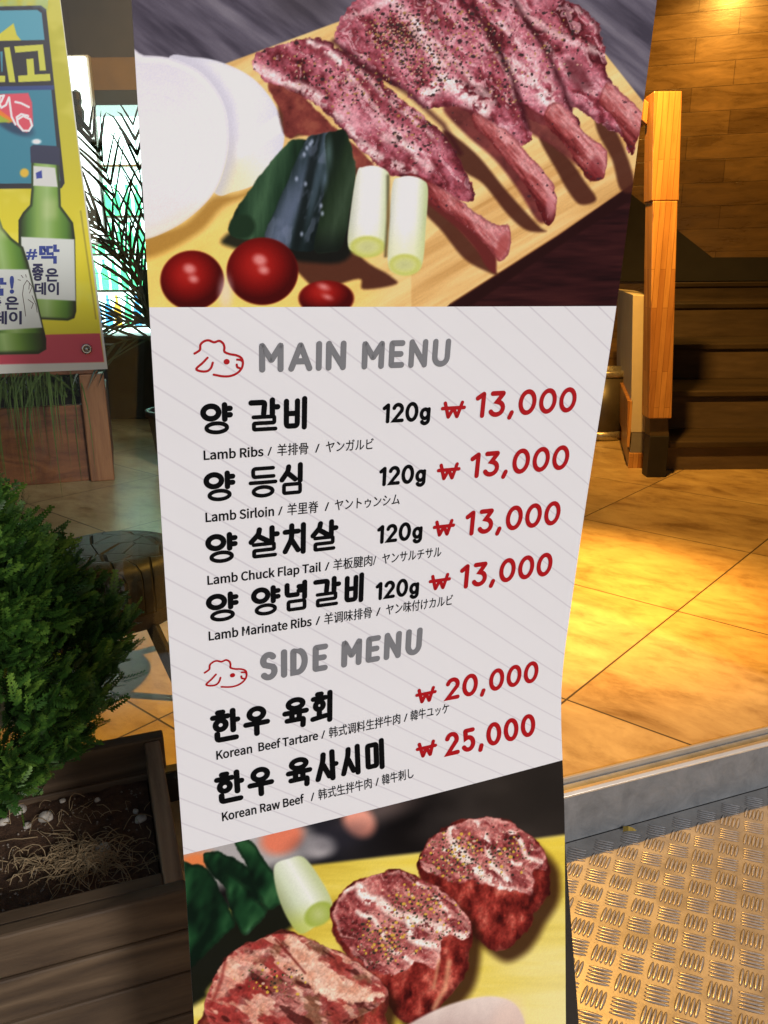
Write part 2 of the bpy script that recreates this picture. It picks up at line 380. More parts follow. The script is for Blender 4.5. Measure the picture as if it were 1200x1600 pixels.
# ================================================================== INDOORS, LEFT: tub with grass, palm, fridge, stool
tubw = wood('old brown tub wood', (.07,.017,.004), (.13,.038,.009), (.18,.06,.016), 'x', 4, .6, 12)
tb = empty('wooden_tub', (-2.4,5.0,FL)); tag(tb, 'brown wooden plant tub with framed corners behind the window glass', 'plant tub')
TA = R(18)
def TF(x, y, z): return Vector((-1.83,5.18,0)) + Vector((math.cos(TA), math.sin(TA), 0))*x + Vector((-math.sin(TA), math.cos(TA), 0))*y + Vector((0,0,z))
MB().box((-1.25,.03,FL),(-.05,.09,.66), TF).build('front_panel', tubw, tb, bevel=.004)
MB().box((-1.25,.0,.86),(.0,.10,.98), TF).build('top_rail', tubw, tb, bevel=.006)
MB().box((-.115,-.02,FL),(.035,.12,.859), TF).build('corner_post', wood('tub post wood', (.09,.03,.009), (.17,.062,.02), (.25,.105,.038), 'z', 4, .55, 10), tb, bevel=.008)
MB().box((-.08,.121,FL),(.03,1.1,.7), TF).build('side_panel', tubw, tb, bevel=.004)
MB().box((-1.25,.3,.3),(-.1,1.1,.72), TF).build('soil', simple('dark potting soil', (.012,.009,.007), (.025,.018,.012), 30, .9, bmp=.6), tb)

leafm = simple('grass leaf', (.045,.085,.018), (.11,.17,.04), 15, .5)
def blade(mb, pts, wd, face=None):
    pts = [Vector(p) for p in pts]; n = len(pts); vs = []; fs = []
    for i, p in enumerate(pts):
        t = (pts[min(i+1,n-1)]-pts[max(i-1,0)]).normalized()
        sd = t.cross(face if face is not None else Vector((0,-1,.2))).normalized() if t.length else Vector((1,0,0))
        k = wd*(1-(i/(n-1))**2*.95)
        vs += [p-sd*k, p+sd*k]
    for i in range(n-1): fs.append((2*i, 2*i+1, 2*i+3, 2*i+2))
    mb.add(vs, fs)
gr = MB()
for k in range(170):
    bx = TF(random.uniform(-1.0,-.12), random.uniform(.12,.5), .7); ht = random.uniform(.15,.55)
    out = Vector((random.uniform(-.22,.22), -random.uniform(.25,.55), 0)); drop = random.uniform(.3,.95)
    pts = []
    for i in range(9):
        t = i/8; pts.append(bx + out*min(1, t*1.5) + Vector((0,0, ht*math.sin(min(1,t*1.6)*math.pi*.55) - drop*max(0,t-.35)**1.3*1.6)))
    blade(gr, pts, random.uniform(.004,.009))
o = gr.build('foliage_grass', leafm); o.name = 'grass_plant'; tag(o, 'drooping green grass plant spilling over the brown wooden tub', 'plant')

# palm, dark against the bright fridge
palmm = simple('palm leaf', (.012,.03,.016), (.03,.06,.03), 14, .5)
pr = empty('palm', (-1.45,5.7,FL)); tag(pr, 'feathery palm standing dark before the lit fridge', 'palm')
fronds = [[(-1.5,5.6,.95),(-1.577,5.6,1.148),(-1.635,5.58,1.504),(-1.705,5.55,1.866),(-1.766,5.5,2.158),(-1.81,5.45,2.33)],
          [(-1.5,5.6,.95),(-1.567,5.6,1.169),(-1.701,5.55,1.484),(-1.819,5.5,1.788),(-1.95,5.45,1.93)],
          [(-1.5,5.6,.95),(-1.569,5.6,1.144),(-1.754,5.55,1.171),(-1.97,5.5,1.2)],
          [(-1.5,5.6,.95),(-1.57,5.6,1.148),(-1.56,5.6,1.585),(-1.56,5.6,2.021),(-1.58,5.6,2.382)],
          [(-1.5,5.6,.95),(-1.558,5.6,1.169),(-1.645,5.65,1.401),(-1.772,5.7,1.627),(-1.95,5.75,1.80)],
          [(-1.5,5.6,.95),(-1.4,5.6,1.2),(-1.3,5.7,1.6),(-1.15,5.8,1.9)],
          [(-1.5,5.6,.95),(-1.55,5.5,1.05),(-1.7,5.35,1.05),(-1.9,5.2,.95)]]
def spline(pts, n):
    pts = [Vector(p) for p in pts]; P = [pts[0]*2-pts[1]] + pts + [pts[-1]*2-pts[-2]]; out = []
    for i in range(1, len(P)-2):
        for k in range(n):
            t = k/n; a, b_, c_, d = P[i-1], P[i], P[i+1], P[i+2]
            out.append(.5*((2*b_)+(-a+c_)*t+(2*a-5*b_+4*c_-d)*t*t+(-a+3*b_-3*c_+d)*t**3))
    out.append(pts[-1]); return out
for fr in fronds:
    sp = spline(fr, 8); mb = MB(); mb.tube(sp, [.011*(1-.75*i/len(sp)) for i in range(len(sp))], 5)
    n = len(sp)
    for i in range(6, n, random.choice((2,3))):
        t = (sp[min(i+1,n-1)]-sp[i-1]).normalized()
        side = t.cross(Vector((0,-1,.15))).normalized()
        ln = .46*math.sin(math.pi*min(1,(i-2)/(n-2))*.8+.25)
        for sgn in (-1, 1):
            d = (side*sgn*random.uniform(.35,.6) + t*1.0 + Vector((0, random.uniform(-.5,.5), random.uniform(-.2,.05)))).normalized()
            p = sp[i]; l = ln*random.uniform(.8,1.1)
            blade(mb, [p, p+d*l*.4, p+d*l*.75+Vector((0,0,-.02*l)), p+d*l+Vector((0,0,-.16*l))], random.uniform(.006,.0115), Vector((random.uniform(-.4,.4),-1,.2)))
    mb.build('frond', palmm, pr)
MB().tube([(-1.47,5.62,FL+.3),(-1.49,5.61,.7),(-1.5,5.6,.97)], [.05,.045,.03], 8).build('trunk', simple('palm trunk', (.05,.035,.02), (.09,.06,.03), 20, .8, bmp=.5), pr)
MB().lathe([(.15,.0),(.2,.36),(.215,.36),(.215,.4),(.18,.4),(.17,.3)], (-1.46,5.63,FL), 28).build('pot', simple('black plant pot', (.012,.012,.013), (.02,.02,.02), 8, .4), pr, smooth=True)

# lit drinks fridge
fg = empty('drinks_fridge', (-2.5,7.9,FL)); tag(fg, 'tall lit drinks fridge with rows of green bottles behind the palm', 'fridge')
dkm = simple('fridge black', (.012,.016,.016), (.022,.028,.028), 6, .35)
cool = emit('fridge light', (.72,1.0,.93), 4.5)
MB().box((-3.02,7.55,FL),(-1.72,8.15,.93)).build('base_cabinet', dkm, fg, bevel=.01)
MB().box((-3.02,8.06,.931),(-1.72,8.15,2.86)).build('light_panel', cool, fg)
MB().box((-3.05,7.55,.931),(-2.99,8.059,2.86)).build('side_panel', simple('fridge white', (.7,.72,.72), (.75,.77,.77), 4, .4), fg, bevel=.004)
MB().box((-1.75,7.55,.931),(-1.69,8.059,2.86)).build('side_panel', bpy.data.materials['fridge white'], fg, bevel=.004)
MB().box((-3.05,7.55,2.862),(-1.69,8.15,2.98)).build('header', dkm, fg, bevel=.006)
shelf_z = [1.02, 1.34, 1.66, 1.98, 2.40]
for z in shelf_z: MB().box((-2.985,7.6,z-.02),(-1.755,8.05,z)).build('shelf', bpy.data.materials['fridge white'], fg)
def glassm(name, c):
    mt, nt, bs = mat_new(name); bs.inputs['Base Color'].default_value = (*c, 1); bs.inputs['Roughness'].default_value = .12
    bs.inputs['Transmission Weight'].default_value = .85; bs.inputs['IOR'].default_value = 1.2; return mt
gm = [glassm('green bottle glass', (.12,.62,.28)), glassm('blue bottle glass', (.1,.35,.75)), glassm('amber bottle glass', (.75,.33,.05))]
bottle_me = []
for k in range(3):
    b = MB(); b.lathe([(.03,0),(.034,.012),(.034,.15),(.028,.175),(.014,.2),(.0125,.25),(.015,.255),(.015,.27),(.004,.272)], (0,0,0), 12)
    me = bpy.data.meshes.new('bottle'); me.from_pydata(b.v, [], b.f); me.materials.append(gm[k])
    for p in me.polygons: p.use_smooth = True
    bottle_me.append(me)
for zi, kinds in ((1.34, [0]), (1.66, [0]), (1.98, [0]), (1.02, [1, 1, 0, 2])):
    for i in range(13):
        k = kinds[(i*7) % len(kinds)] if len(kinds) > 1 else 0
        o = bpy.data.objects.new('bottle', bottle_me[k]); COL.objects.link(o)
        o.location = (-2.94+i*.092, 7.74+random.uniform(-.015,.015), zi+.001)
        colr = ('green', 'blue', 'amber')[k]
        row = {1.34: 'second shelf from the bottom', 1.66: 'middle shelf', 1.98: 'fourth shelf from the bottom', 1.02: 'lowest shelf'}[zi]
        tag(o, f'{colr} glass bottle on the {row} of the fridge', 'bottle', f'{colr} bottles on the {row} of the fridge')
# ochre beam on the far wall + bright white panel left of the fridge
o = MB().box((-3.6,8.12,3.07),(-.9,8.29,3.36)).build('wall_beam', simple('ochre paint', (.17,.115,.025), (.24,.165,.035), 5, .6)); tag(o, 'ochre beam running above the lit fridge', 'beam')
wp = empty('lit_panel', (-2.9,7.4,2.2)); tag(wp, 'blank glowing white sign panel hanging left of the fridge', 'sign')
MB().box((-3.2,7.40,1.75),(-2.44,7.44,3.2)).build('diffuser', emit('sign light', (.86,1,.97), 4.), wp)
MB().box((-3.22,7.441,1.73),(-2.42,7.5,3.22)).build('back_box', simple('sign back', (.3,.3,.3), (.35,.35,.35), 4, .5), wp)
MB().tube([(-2.9,7.47,3.22),(-2.9,7.47,4.3)], .012, 6).build('hanger', blackm, wp)
o = MB().lathe([(.01,0),(.028,.02),(.03,.06),(.05,.1),(.055,.16),(.035,.2),(.045,.24),(.04,.3),(.01,.32)], (-2.52,7.34,2.62), 10).build('hanging_ornament', blackm); tag(o, 'small dark ornament hanging in front of the white sign panel', 'ornament')
MBt = MB().tube([(-2.52,7.34,2.94),(-2.52,7.34,4.3)], .003, 4).build('cord', blackm, o)

# stool
lm, nt_, bs_ = mat_new('patched black leather')
vv_ = N(nt_, 'TexVoronoi', feature='DISTANCE_TO_EDGE'); nt_.links.new(objcoord(nt_, (1,1.35,0)), vv_.inputs['Vector']); vv_.inputs['Scale'].default_value = 8.5; vv_.inputs['Randomness'].default_value = .8
fx_ = noise(nt_, objcoord(nt_), 60, 5, .7)
nt_.links.new(ramp(nt_, fx_, [(.3,(.006,.007,.007)),(.7,(.018,.021,.02))]), bs_.inputs['Base Color'])
bs_.inputs['Roughness'].default_value = .5; bs_.inputs['Specular IOR Level'].default_value = .25
ad_ = N(nt_, 'MapRange'); ad_.inputs[1].default_value = 0; ad_.inputs[2].default_value = .03; nt_.links.new(vv_.outputs['Distance'], ad_.inputs[0])
ad2_ = N(nt_, 'Math', operation='MULTIPLY_ADD'); nt_.links.new(fx_, ad2_.inputs[0]); ad2_.inputs[1].default_value = .12; nt_.links.new(ad_.outputs[0], ad2_.inputs[2])
bump(nt_, bs_, ad2_.outputs[0], .7, .012)
SC = (-.90, 2.49, 0)
so = empty('round_stool', (SC[0], SC[1], FL)); tag(so, 'round black leather stool with a patchwork seat behind the planter', 'stool')
prof = [(.02,.425),(.215,.425),(.232,.44),(.235,.55),(.228,.578),(.205,.593),(.15,.6),(.02,.604)]
MB().lathe(prof, SC, 48).build('seat', lm, so, smooth=True)
MB().lathe([(.02,.37),(.2,.37),(.205,.424),(.02,.4245)], SC, 48).build('seat_frame', blackm, so)
for q in (-38, 52, 142, 232):
    d = Vector((math.cos(R(q)), math.sin(R(q)), 0)); c = Vector(SC)
    MB().tube([c+d*.19+Vector((0,0,.37)), c+d*.335+Vector((0,0,FL))], .024, 4).build('leg', blackm, so, bevel=.003)

# ================================================================== WINDOW GLASS + frame, planter
gl, nt_, bs_ = mat_new('window glass')
tr_ = N(nt_, 'BsdfTransparent'); tr_.inputs[0].default_value = (.93,.97,.95,1); gs_ = N(nt_, 'BsdfGlossy'); gs_.inputs['Roughness'].default_value = .02
fr_ = N(nt_, 'Fresnel'); fr_.inputs[0].default_value = 1.45; mxs = N(nt_, 'MixShader')
nt_.links.new(fr_.outputs[0], mxs.inputs[0]); nt_.links.new(tr_.outputs[0], mxs.inputs[1]); nt_.links.new(gs_.outputs[0], mxs.inputs[2])
nt_.links.new(mxs.outputs[0], nt_.nodes['Material Output'].inputs[0])
wn = empty('shop_window', FA(-2,.36,FL), R(20)); tag(wn, 'large fixed shop window pane behind the planter and the poster', 'window')
MB().box((-3.38,.36,.22),(-.64,.368,2.73), FA).build('pane', gl, wn)
MB().box((-3.4,.33,FL),(-.6,.40,.219), FA).build('frame', blackm, wn)
MB().box((-.639,.065,.22),(-.59,.40,2.74), FA).build('frame', blackm, wn)

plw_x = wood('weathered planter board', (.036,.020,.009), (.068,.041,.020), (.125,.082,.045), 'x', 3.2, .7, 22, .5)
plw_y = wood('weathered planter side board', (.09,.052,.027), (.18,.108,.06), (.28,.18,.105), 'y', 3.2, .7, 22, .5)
pb = empty('wooden_planter', FA(-1.6,0,0), R(20)); tag(pb, 'weathered brown board planter box holding the small conifer', 'planter')
def pbox(a, b_, name, mat, bev=.004):
    mb = MB().box(a, b_); o = mb.build(name, mat, None, bevel=bev); o.matrix_world = Matrix.Translation(FO) @ Matrix.Rotation(R(20), 4, 'Z'); 
    o.parent = pb; bpy.context.view_layer.update(); o.matrix_parent_inverse = pb.matrix_world.inverted(); return o
S0, S1 = -2.3, -1.0
for k, (z0, z1) in enumerate(((.292,.379), (.197,.289), (.10,.194), (.004,.097))):
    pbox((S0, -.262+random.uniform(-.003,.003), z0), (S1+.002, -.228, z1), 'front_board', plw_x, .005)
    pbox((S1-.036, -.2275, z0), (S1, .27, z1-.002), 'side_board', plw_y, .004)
pbox((S0, -.2275, .3), (S1-.037, -.193, .376), 'front_lining', plw_x, .004)
pbox((S0, .272, .29), (S1+.01, .31, .381), 'back_board', plw_x, .004)
pbox((S0, .272, .05), (S1+.0, .31, .288), 'back_board', plw_x, .004)

soil_m, nt_, bs_ = mat_new('planter soil')
f1 = noise(nt_, objcoord(nt_), 28, 8, .75); f2_ = noise(nt_, objcoord(nt_), 140, 5, .7)
nt_.links.new(ramp(nt_, f1, [(.3,(.035,.016,.008)),(.5,(.10,.05,.024)),(.75,(.19,.105,.056))]), bs_.inputs['Base Color']); bs_.inputs['Roughness'].default_value = .95
bump(nt_, bs_, f2_, .8, .01)
sv = []; sf = []; NX, NY = 70, 36
from mathutils import noise as mn
def soil_z(s, n): return .285 + .012*mn.noise(Vector((s*7, n*7, 1))) + .006*mn.noise(Vector((s*30, n*30, 2))) - .05*max(0, (n-.0))
for j in range(NY+1):
    for i in range(NX+1):
        s_ = S0+(S1-.04-S0)*i/NX; n_ = -.19+(.27+.19)*j/NY; sv.append(FA(s_, n_, soil_z(s_, n_)))
for j in range(NY):
    for i in range(NX): a = j*(NX+1)+i; sf.append((a, a+1, a+NX+2, a+NX+1))
o = MB().add(sv, sf).build('soil', soil_m, smooth=True); o['kind'] = 'structure'

# pebbles one can count
stone_m = simple('pale pebble', (.42,.38,.31), (.62,.58,.5), 40, .8, bmp=.3)
def to_fa(x, y):
    q = Vector((x, y, 0))-FO; return q.dot(FX), q.dot(FN)
def pebble(x, y, r_, sq, label, group=None):
    me = bpy.data.meshes.new('pebble'); bm = bmesh.new(); bmesh.ops.create_icosphere(bm, subdivisions=3, radius=1)
    sd = Vector((x*31, y*17, r_*900))
    for v in bm.verts:
        k = 1+.22*mn.noise(v.co*1.1+sd)+.08*mn.noise(v.co*3+sd); v.co = Vector((v.co.x*k, v.co.y*k*.85, v.co.z*k*sq))*r_
    bm.to_mesh(me); bm.free()
    for p in me.polygons: p.use_smooth = True
    o = link('pebble', me, stone_m); s_, n_ = to_fa(x, y); o.location = (x, y, soil_z(s_, n_)+r_*sq*.45); o.rotation_euler = (0,0,random.uniform(0,6))
    return tag(o, label, 'stone', group)
pebble(-.768,1.535,.0165,.8,'largest rounded white pebble on the planter soil below the conifer','loose pebbles in the planter')
pebble(-.845,1.575,.017,.6,'flat pale stone by the conifer stem at the left of the planter','loose pebbles in the planter')
pebble(-.865,1.535,.013,.6,'small pale stone just left in front of the flat pale stone','loose pebbles in the planter')
pebble(-.802,1.515,.011,.6,'small buff pebble just left of the largest white pebble','loose pebbles in the planter')
pebble(-.553,1.528,.0135,.7,'buff pebble nearest to the right hand board of the planter','loose pebbles in the planter')
pebble(-.602,1.425,.018,.5,'long buff stone lying among the dry roots','loose pebbles in the planter')
pebble(-.755,1.60,.008,.7,'tiny white pebble behind the largest white pebble','loose pebbles in the planter')
pebble(-.675,1.60,.007,.8,'tiny white pebble in the middle of the soil under the low branches','loose pebbles in the planter')
pebble(-.575,1.565,.0075,.8,'tiny pale pebble behind the buff pebble by the right board','loose pebbles in the planter')
# gravel crumbs: uncountable
gb = MB()
for k in range(420):
    s_ = random.uniform(-1.75, S1-.05); n_ = random.uniform(-.17,.25); r_ = random.uniform(.0015,.0045); c = FA(s_, n_, soil_z(s_, n_)+r_*.3)
    vs = [c+Vector((random.uniform(.6,1)*r_*a, random.uniform(.6,1)*r_*b_, random.uniform(.6,1)*r_*d)) for a, b_, d in ((1,0,0),(-1,0,0),(0,1,0),(0,-1,0),(0,0,1),(0,0,-1))]
    gb.add(vs, [(0,2,4),(2,1,4),(1,3,4),(3,0,4),(2,0,5),(1,2,5),(3,1,5),(0,3,5)])
o = gb.build('gravel', simple('gravel crumbs', (.12,.09,.06), (.36,.31,.25), 90, .9)); tag(o, 'fine pale gravel crumbs scattered over the planter soil', 'gravel', kind='stuff')
# dry roots and straw
strawm = simple('dry straw', (.24,.165,.08), (.46,.34,.19), 25, .8)
db = MB()
for k in range(420):
    a = random.uniform(0, 6.28); rr = abs(random.gauss(0, .5))
    x, y = -.63+.13*rr*math.cos(a)*1.25, 1.385+.085*rr*math.sin(a)
    if random.random() < .18: x, y = random.uniform(-.9,-.5), random.uniform(1.32,1.6)
    s_, n_ = to_fa(x, y)
    if n_ < -.185 or s_ > S1-.045: continue
    z = soil_z(s_, n_); d = random.uniform(0, 6.28); L = random.uniform(.02,.085); cur = random.uniform(-1.8,1.8); pts = []
    hz = random.uniform(.0,.022)
    for i in range(6):
        t = i/5; pts.append((x, y, z+.003+hz*math.sin(t*math.pi)+random.uniform(0,.004))); d += cur/5+random.uniform(-.25,.25)
        x += math.cos(d)*L/5; y += math.sin(d)*L/5
    db.tube(pts, random.uniform(.0004,.0011), 4, False)
o = db.build('straw', strawm); tag(o, 'tangle of dry straw and roots on the planter soil', 'straw', kind='stuff')

# ------------------------------------------------------------------ conifer (flat scaly sprays)
con = empty('conifer_shrub', (-.86,1.47,.29)); tag(con, 'small dense green conifer with scaly sprays growing in the planter', 'shrub')
lf, nt_, bs_ = mat_new('conifer leaf')
a_ = N(nt_, 'Attribute'); a_.attribute_name = 'tone'
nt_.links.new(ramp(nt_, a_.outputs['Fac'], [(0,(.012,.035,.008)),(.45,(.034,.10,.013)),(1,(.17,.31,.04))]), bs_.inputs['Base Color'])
bs_.inputs['Roughness'].default_value = .5; bs_.inputs['Specular IOR Level'].default_value = .35
cv = []; cf = []; ct = []
CC = Vector((-.86,1.46,.29))
def crown_r(h):      # radius of the crown at height fraction
    return .325*(math.sin(min(1, h*1.02+.10)*math.pi*.98)**.62)*(1-.42*h)*(.55+.45*min(1,h/.2))+.012
CH = .80
def leaflet(p, d, nrm, L, Wd, tone):
    sd = d.cross(nrm).normalized(); b_ = len(cv)
    cv.extend([p, p+d*L*.5+sd*Wd+nrm*.0006, p+d*L, p+d*L*.5-sd*Wd-nrm*.0006]); cf.append((b_, b_+1, b_+2, b_+3)); ct.extend([tone]*4)
def spray(base, d, L, tone):
    d = d.normalized(); nrm = d.cross(Vector((random.uniform(-1,1), random.uniform(-1,1), random.uniform(-.6,.6)))).normalized(); sd = d.cross(nrm)
    n = 8; curve = Vector((0,0,.3))
    for i in range(n):
        t = (i+.4)/n; p = base + d*L*t + curve*L*t*t*.5
        for sg in (-1, 1):
            dd = (d*.9 + sd*sg*.6 + curve*.3).normalized(); l2 = L*.36*(1-t*.45)*random.uniform(.8,1.15)
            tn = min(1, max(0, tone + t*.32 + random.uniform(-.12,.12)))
            leaflet(p, dd, nrm, l2*.66, .0022, tn)
            q = p + dd*l2*.4
            for sg2 in (-1, 1):
                d3 = (dd*.8 + (d if sg2 == 1 else sd*sg)*.55).normalized(); leaflet(q, d3, nrm, l2*.6, .0021, tn+.08)
    leaflet(base + d*L*.85 + curve*L*.36, d, nrm, L*.3, .0024, min(1, tone+.35))
ncl = 1150
for k in range(ncl):
    h = random.random()**.9; ang = random.uniform(0, 2*math.pi); lump = 1+.25*mn.noise(Vector((math.cos(ang)*1.6, math.sin(ang)*1.6, h*4.5)))
    rr = crown_r(h)*lump*random.uniform(.62,1.03)
    c = CC + Vector((rr*math.cos(ang), rr*math.sin(ang), .12+h*(CH-.07)))
    outd = Vector((math.cos(ang), math.sin(ang), .55+random.uniform(-.3,.5)))
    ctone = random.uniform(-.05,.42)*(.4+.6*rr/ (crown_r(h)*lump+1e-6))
    for j in range(random.randint(5,8)):
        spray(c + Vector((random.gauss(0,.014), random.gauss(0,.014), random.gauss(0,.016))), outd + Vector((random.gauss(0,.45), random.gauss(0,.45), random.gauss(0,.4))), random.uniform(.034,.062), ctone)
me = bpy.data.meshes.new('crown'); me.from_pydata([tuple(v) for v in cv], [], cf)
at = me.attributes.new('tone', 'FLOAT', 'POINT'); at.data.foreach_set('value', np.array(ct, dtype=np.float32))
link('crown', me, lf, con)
bark = simple('conifer bark', (.045,.03,.02), (.09,.06,.04), 40, .9, bmp=.5)
tk = MB(); tk.tube([(-.88,1.5,.27),(-.87,1.48,.4),(-.86,1.47,.65),(-.86,1.46,.86)], [.016,.014,.009,.003], 8)
tk.tube([(-.875,1.49,.3),(-.82,1.50,.36),(-.74,1.49,.46)], [.009,.006,.003], 6); tk.tube([(-.875,1.49,.33),(-.95,1.45,.42),(-1.03,1.42,.52)], [.009,.006,.003], 6)
tk.tube([(-.87,1.48,.4),(-.84,1.40,.5),(-.80,1.34,.62)], [.008,.005,.002], 6)
tk.build('trunk', bark, con, smooth=True)

# small fallen leaf at the foot of the sill
fb = MB(); blade(fb, [(.64,1.832,.006),(.652,1.826,.012),(.665,1.824,.011),(.675,1.826,.005)], .008, Vector((0,-.4,1)))
o = fb.build('fallen_leaf', simple('yellow leaf', (.3,.2,.03), (.42,.3,.05), 30, .7)); tag(o, 'tiny yellow fallen leaf at the foot of the steel sill', 'leaf')

# ================================================================== INDOOR LAMPS (ceiling downlights)
AMBER = (1, .495, .09)
def downlight(label, loc, target, watts, cone, blend, size=.05):
    e = empty('ceiling_lamp', loc); tag(e, label, 'lamp', 'ceiling downlights')
    x, y, z = loc
    MB().lathe([(.03,.015),(.075,.012),(.075,.16),(.06,.165),(.055,.03)], loc, 20).build('lamp_shade', blackm, e)
    MB().tube([(x,y,z+.166),(x,y,4.3)], .01, 6).build('stem', blackm, e)
    L = bpy.data.lights.new('lamp_light', 'SPOT'); o = bpy.data.objects.new('lamp_light', L); COL.objects.link(o)
    L.energy = watts; L.color = AMBER; L.spot_size = R(cone); L.spot_blend = blend; L.shadow_soft_size = size
    p = Vector((x, y, z-.04)); o.matrix_world = Matrix.Translation(p) @ (p-Vector(target)).to_track_quat('Z','Y').to_matrix().to_4x4()
    o.parent = e; bpy.context.view_layer.update(); o.matrix_parent_inverse = e.matrix_world.inverted()
downlight('amber downlight just inside the doorway shining on the plate and floor', (.42,2.95,2.72), (.95,2.0,0), 520, 108, .7)
downlight('amber downlight over the brightest patch of floor', (.75,3.35,2.72), (.80,3.2,FL), 1100, 46, 1.0)
downlight('amber downlight in front of the clad back wall', (2.9,7.15,4.15), (3.0,7.9,2.9), 270, 115, 1.0)
downlight('amber downlight above the newel post', (1.2,4.25,3.4), (1.74,5.25,1.7), 720, 80, 1.0)
downlight('added amber fill lamp brightening the ochre beam above the fridge', (-1.7,6.2,3.75), (-2.1,8.1,3.1), 150, 80, .9)  # added lamp, aimed to brighten the beam; no fixture known there

# ================================================================== PRINT TOOLBOX: drawings worked out in numpy, per vertex
_rs = np.random.RandomState(3); _T = _rs.rand(256, 256)
def vn(x, y, s=0):
    x = x+s*37.3; y = y+s*71.7
    xi = np.floor(x).astype(int); yi = np.floor(y).astype(int); fx = x-xi; fy = y-yi
    fx = fx*fx*(3-2*fx); fy = fy*fy*(3-2*fy)
    g = lambda a, b: _T[a & 255, b & 255]
    return (g(xi,yi)*(1-fx)+g(xi+1,yi)*fx)*(1-fy) + (g(xi,yi+1)*(1-fx)+g(xi+1,yi+1)*fx)*fy
def fbm(x, y, o=4, s=0):
    t = 0; a = .5; n = 0
    for k in range(o): t = t+a*vn(x*2**k, y*2**k, s+k*3); n += a; a *= .55
    return t/n
def sst(a, b, x): t = np.clip((x-a)/(b-a), 0, 1); return t*t*(3-2*t)
def closed(pts, n=6):
    P = np.array(pts, float); m_ = len(P); out = []
    for i in range(m_):
        a, b, c, d = P[i-1], P[i], P[(i+1) % m_], P[(i+2) % m_]
        for k in range(n):
            t = k/n; out.append(.5*((2*b)+(-a+c)*t+(2*a-5*b+4*c-d)*t*t+(-a+3*b-3*c+d)*t**3))
    return np.array(out)
def sdist(P, X, Y, pad=40):
    """signed distance to a closed outline, negative inside"""
    out = np.full(X.shape, 1e3); lo = P.min(0)-pad; hi = P.max(0)+pad
    k = (X > lo[0]) & (X < hi[0]) & (Y > lo[1]) & (Y < hi[1]); x = X[k]; y = Y[k]
    d = np.full(x.shape, 1e9); ins = np.zeros(x.shape, bool)
    for i in range(len(P)):
        a = P[i-1]; b = P[i]; e = b-a; l2 = e@e+1e-9
        t = np.clip(((x-a[0])*e[0]+(y-a[1])*e[1])/l2, 0, 1)
        d = np.minimum(d, (x-a[0]-t*e[0])**2+(y-a[1]-t*e[1])**2)
        c = (a[1] > y) != (b[1] > y)
        if a[1] != b[1]: ins ^= c & (x < e[0]*(y-a[1])/(e[1])+a[0])
    out[k] = np.where(ins, -1, 1)*np.sqrt(d); return out
class Art:
    def __init__(s, X, Y): s.X, s.Y = X, Y; s.c = np.zeros((len(X), 3))
    def fill(s, c): s.c[:] = s.C(c)
    def C(s, c):
        c = np.asarray(c, float); return c if c.ndim == 2 else np.broadcast_to(c/255., (len(s.X), 3))
    def lay(s, mask, c): m_ = np.clip(mask, 0, 1)[:, None]; s.c = s.c*(1-m_)+s.C(c)*m_
    def sd(s, pts, smooth=True, n=6, warp=0, wf=.08, ws=0):
        P = closed(pts, n) if smooth else np.array(pts, float)
        X, Y = s.X, s.Y
        if warp: X = X+warp*(fbm(X*wf, Y*wf, 3, 5+ws)-.5)*2; Y = Y+warp*(fbm(X*wf, Y*wf, 3, 9+ws)-.5)*2
        return sdist(P, X, Y)
    def shape(s, pts, c, soft=1.5, smooth=True, warp=0, op=1, **k):
        d = s.sd(pts, smooth, warp=warp, **k); s.lay(op*sst(soft, -soft, d), c); return d
    def oval(s, cx, cy, rx, ry, c, soft=1.5, rot=0, op=1):
        ca, sa = math.cos(R(rot)), math.sin(R(rot)); x = (s.X-cx)*ca+(s.Y-cy)*sa; y = -(s.X-cx)*sa+(s.Y-cy)*ca
        r_ = np.sqrt((x/rx)**2+(y/ry)**2); d = (r_-1)*min(rx, ry); s.lay(op*sst(soft, -soft, d), c); return d
    def line(s, pts, w_, c, soft=1, op=1):
        P = np.array(pts, float); d = np.full(s.X.shape, 1e9)
        for a, b in zip(P[:-1], P[1:]):
            e = b-a; t = np.clip(((s.X-a[0])*e[0]+(s.Y-a[1])*e[1])/(e@e+1e-9), 0, 1)
            d = np.minimum(d, np.hypot(s.X-a[0]-t*e[0], s.Y-a[1]-t*e[1]))
        s.lay(op*sst(w_/2+soft, w_/2-soft, d), c)
    def mix(s, t, *cs):
        """colour ramp along t with evenly spaced stops"""
        t = np.clip(t, 0, .9999)*(len(cs)-1); i = t.astype(int); f = (t-i)[:, None]
        A = np.array(cs, float)/255.; return A[i]*(1-f)+A[i+1]*f
    def specks(s, mask, cell, dens, rmin, rmax, c, seed, op=1):
        for sh in (0, .5):
            gx = s.X/cell+sh; gy = s.Y/cell+sh; ix = np.floor(gx).astype(int); iy = np.floor(gy).astype(int)
            h = lambda k: _T[(ix*7+iy*13+seed*31+k*53+int(sh*90)) & 255, (iy*11+ix*3+k*29+seed*17) & 255]
            px = .25+.5*h(1); py = .25+.5*h(2); r_ = rmin+(rmax-rmin)*h(3); st = .6+.8*h(5)
            d = np.hypot((gx-ix-px)*cell*st, (gy-iy-py)*cell)
            on = (h(4) < dens*mask)
            s.lay(np.where(on, op*sst(r_+.6, r_-.6, d), 0), c)
def albedo(c, k):
    a = lin(np.clip(c, 0, 1))*k; return np.clip(a, .002, .86)
def set_print(me, col):
    at = me.attributes.new('print', 'FLOAT_COLOR', 'POINT')
    at.data.foreach_set('color', np.concatenate([col, np.ones((len(col), 1))], 1).astype(np.float32).ravel())
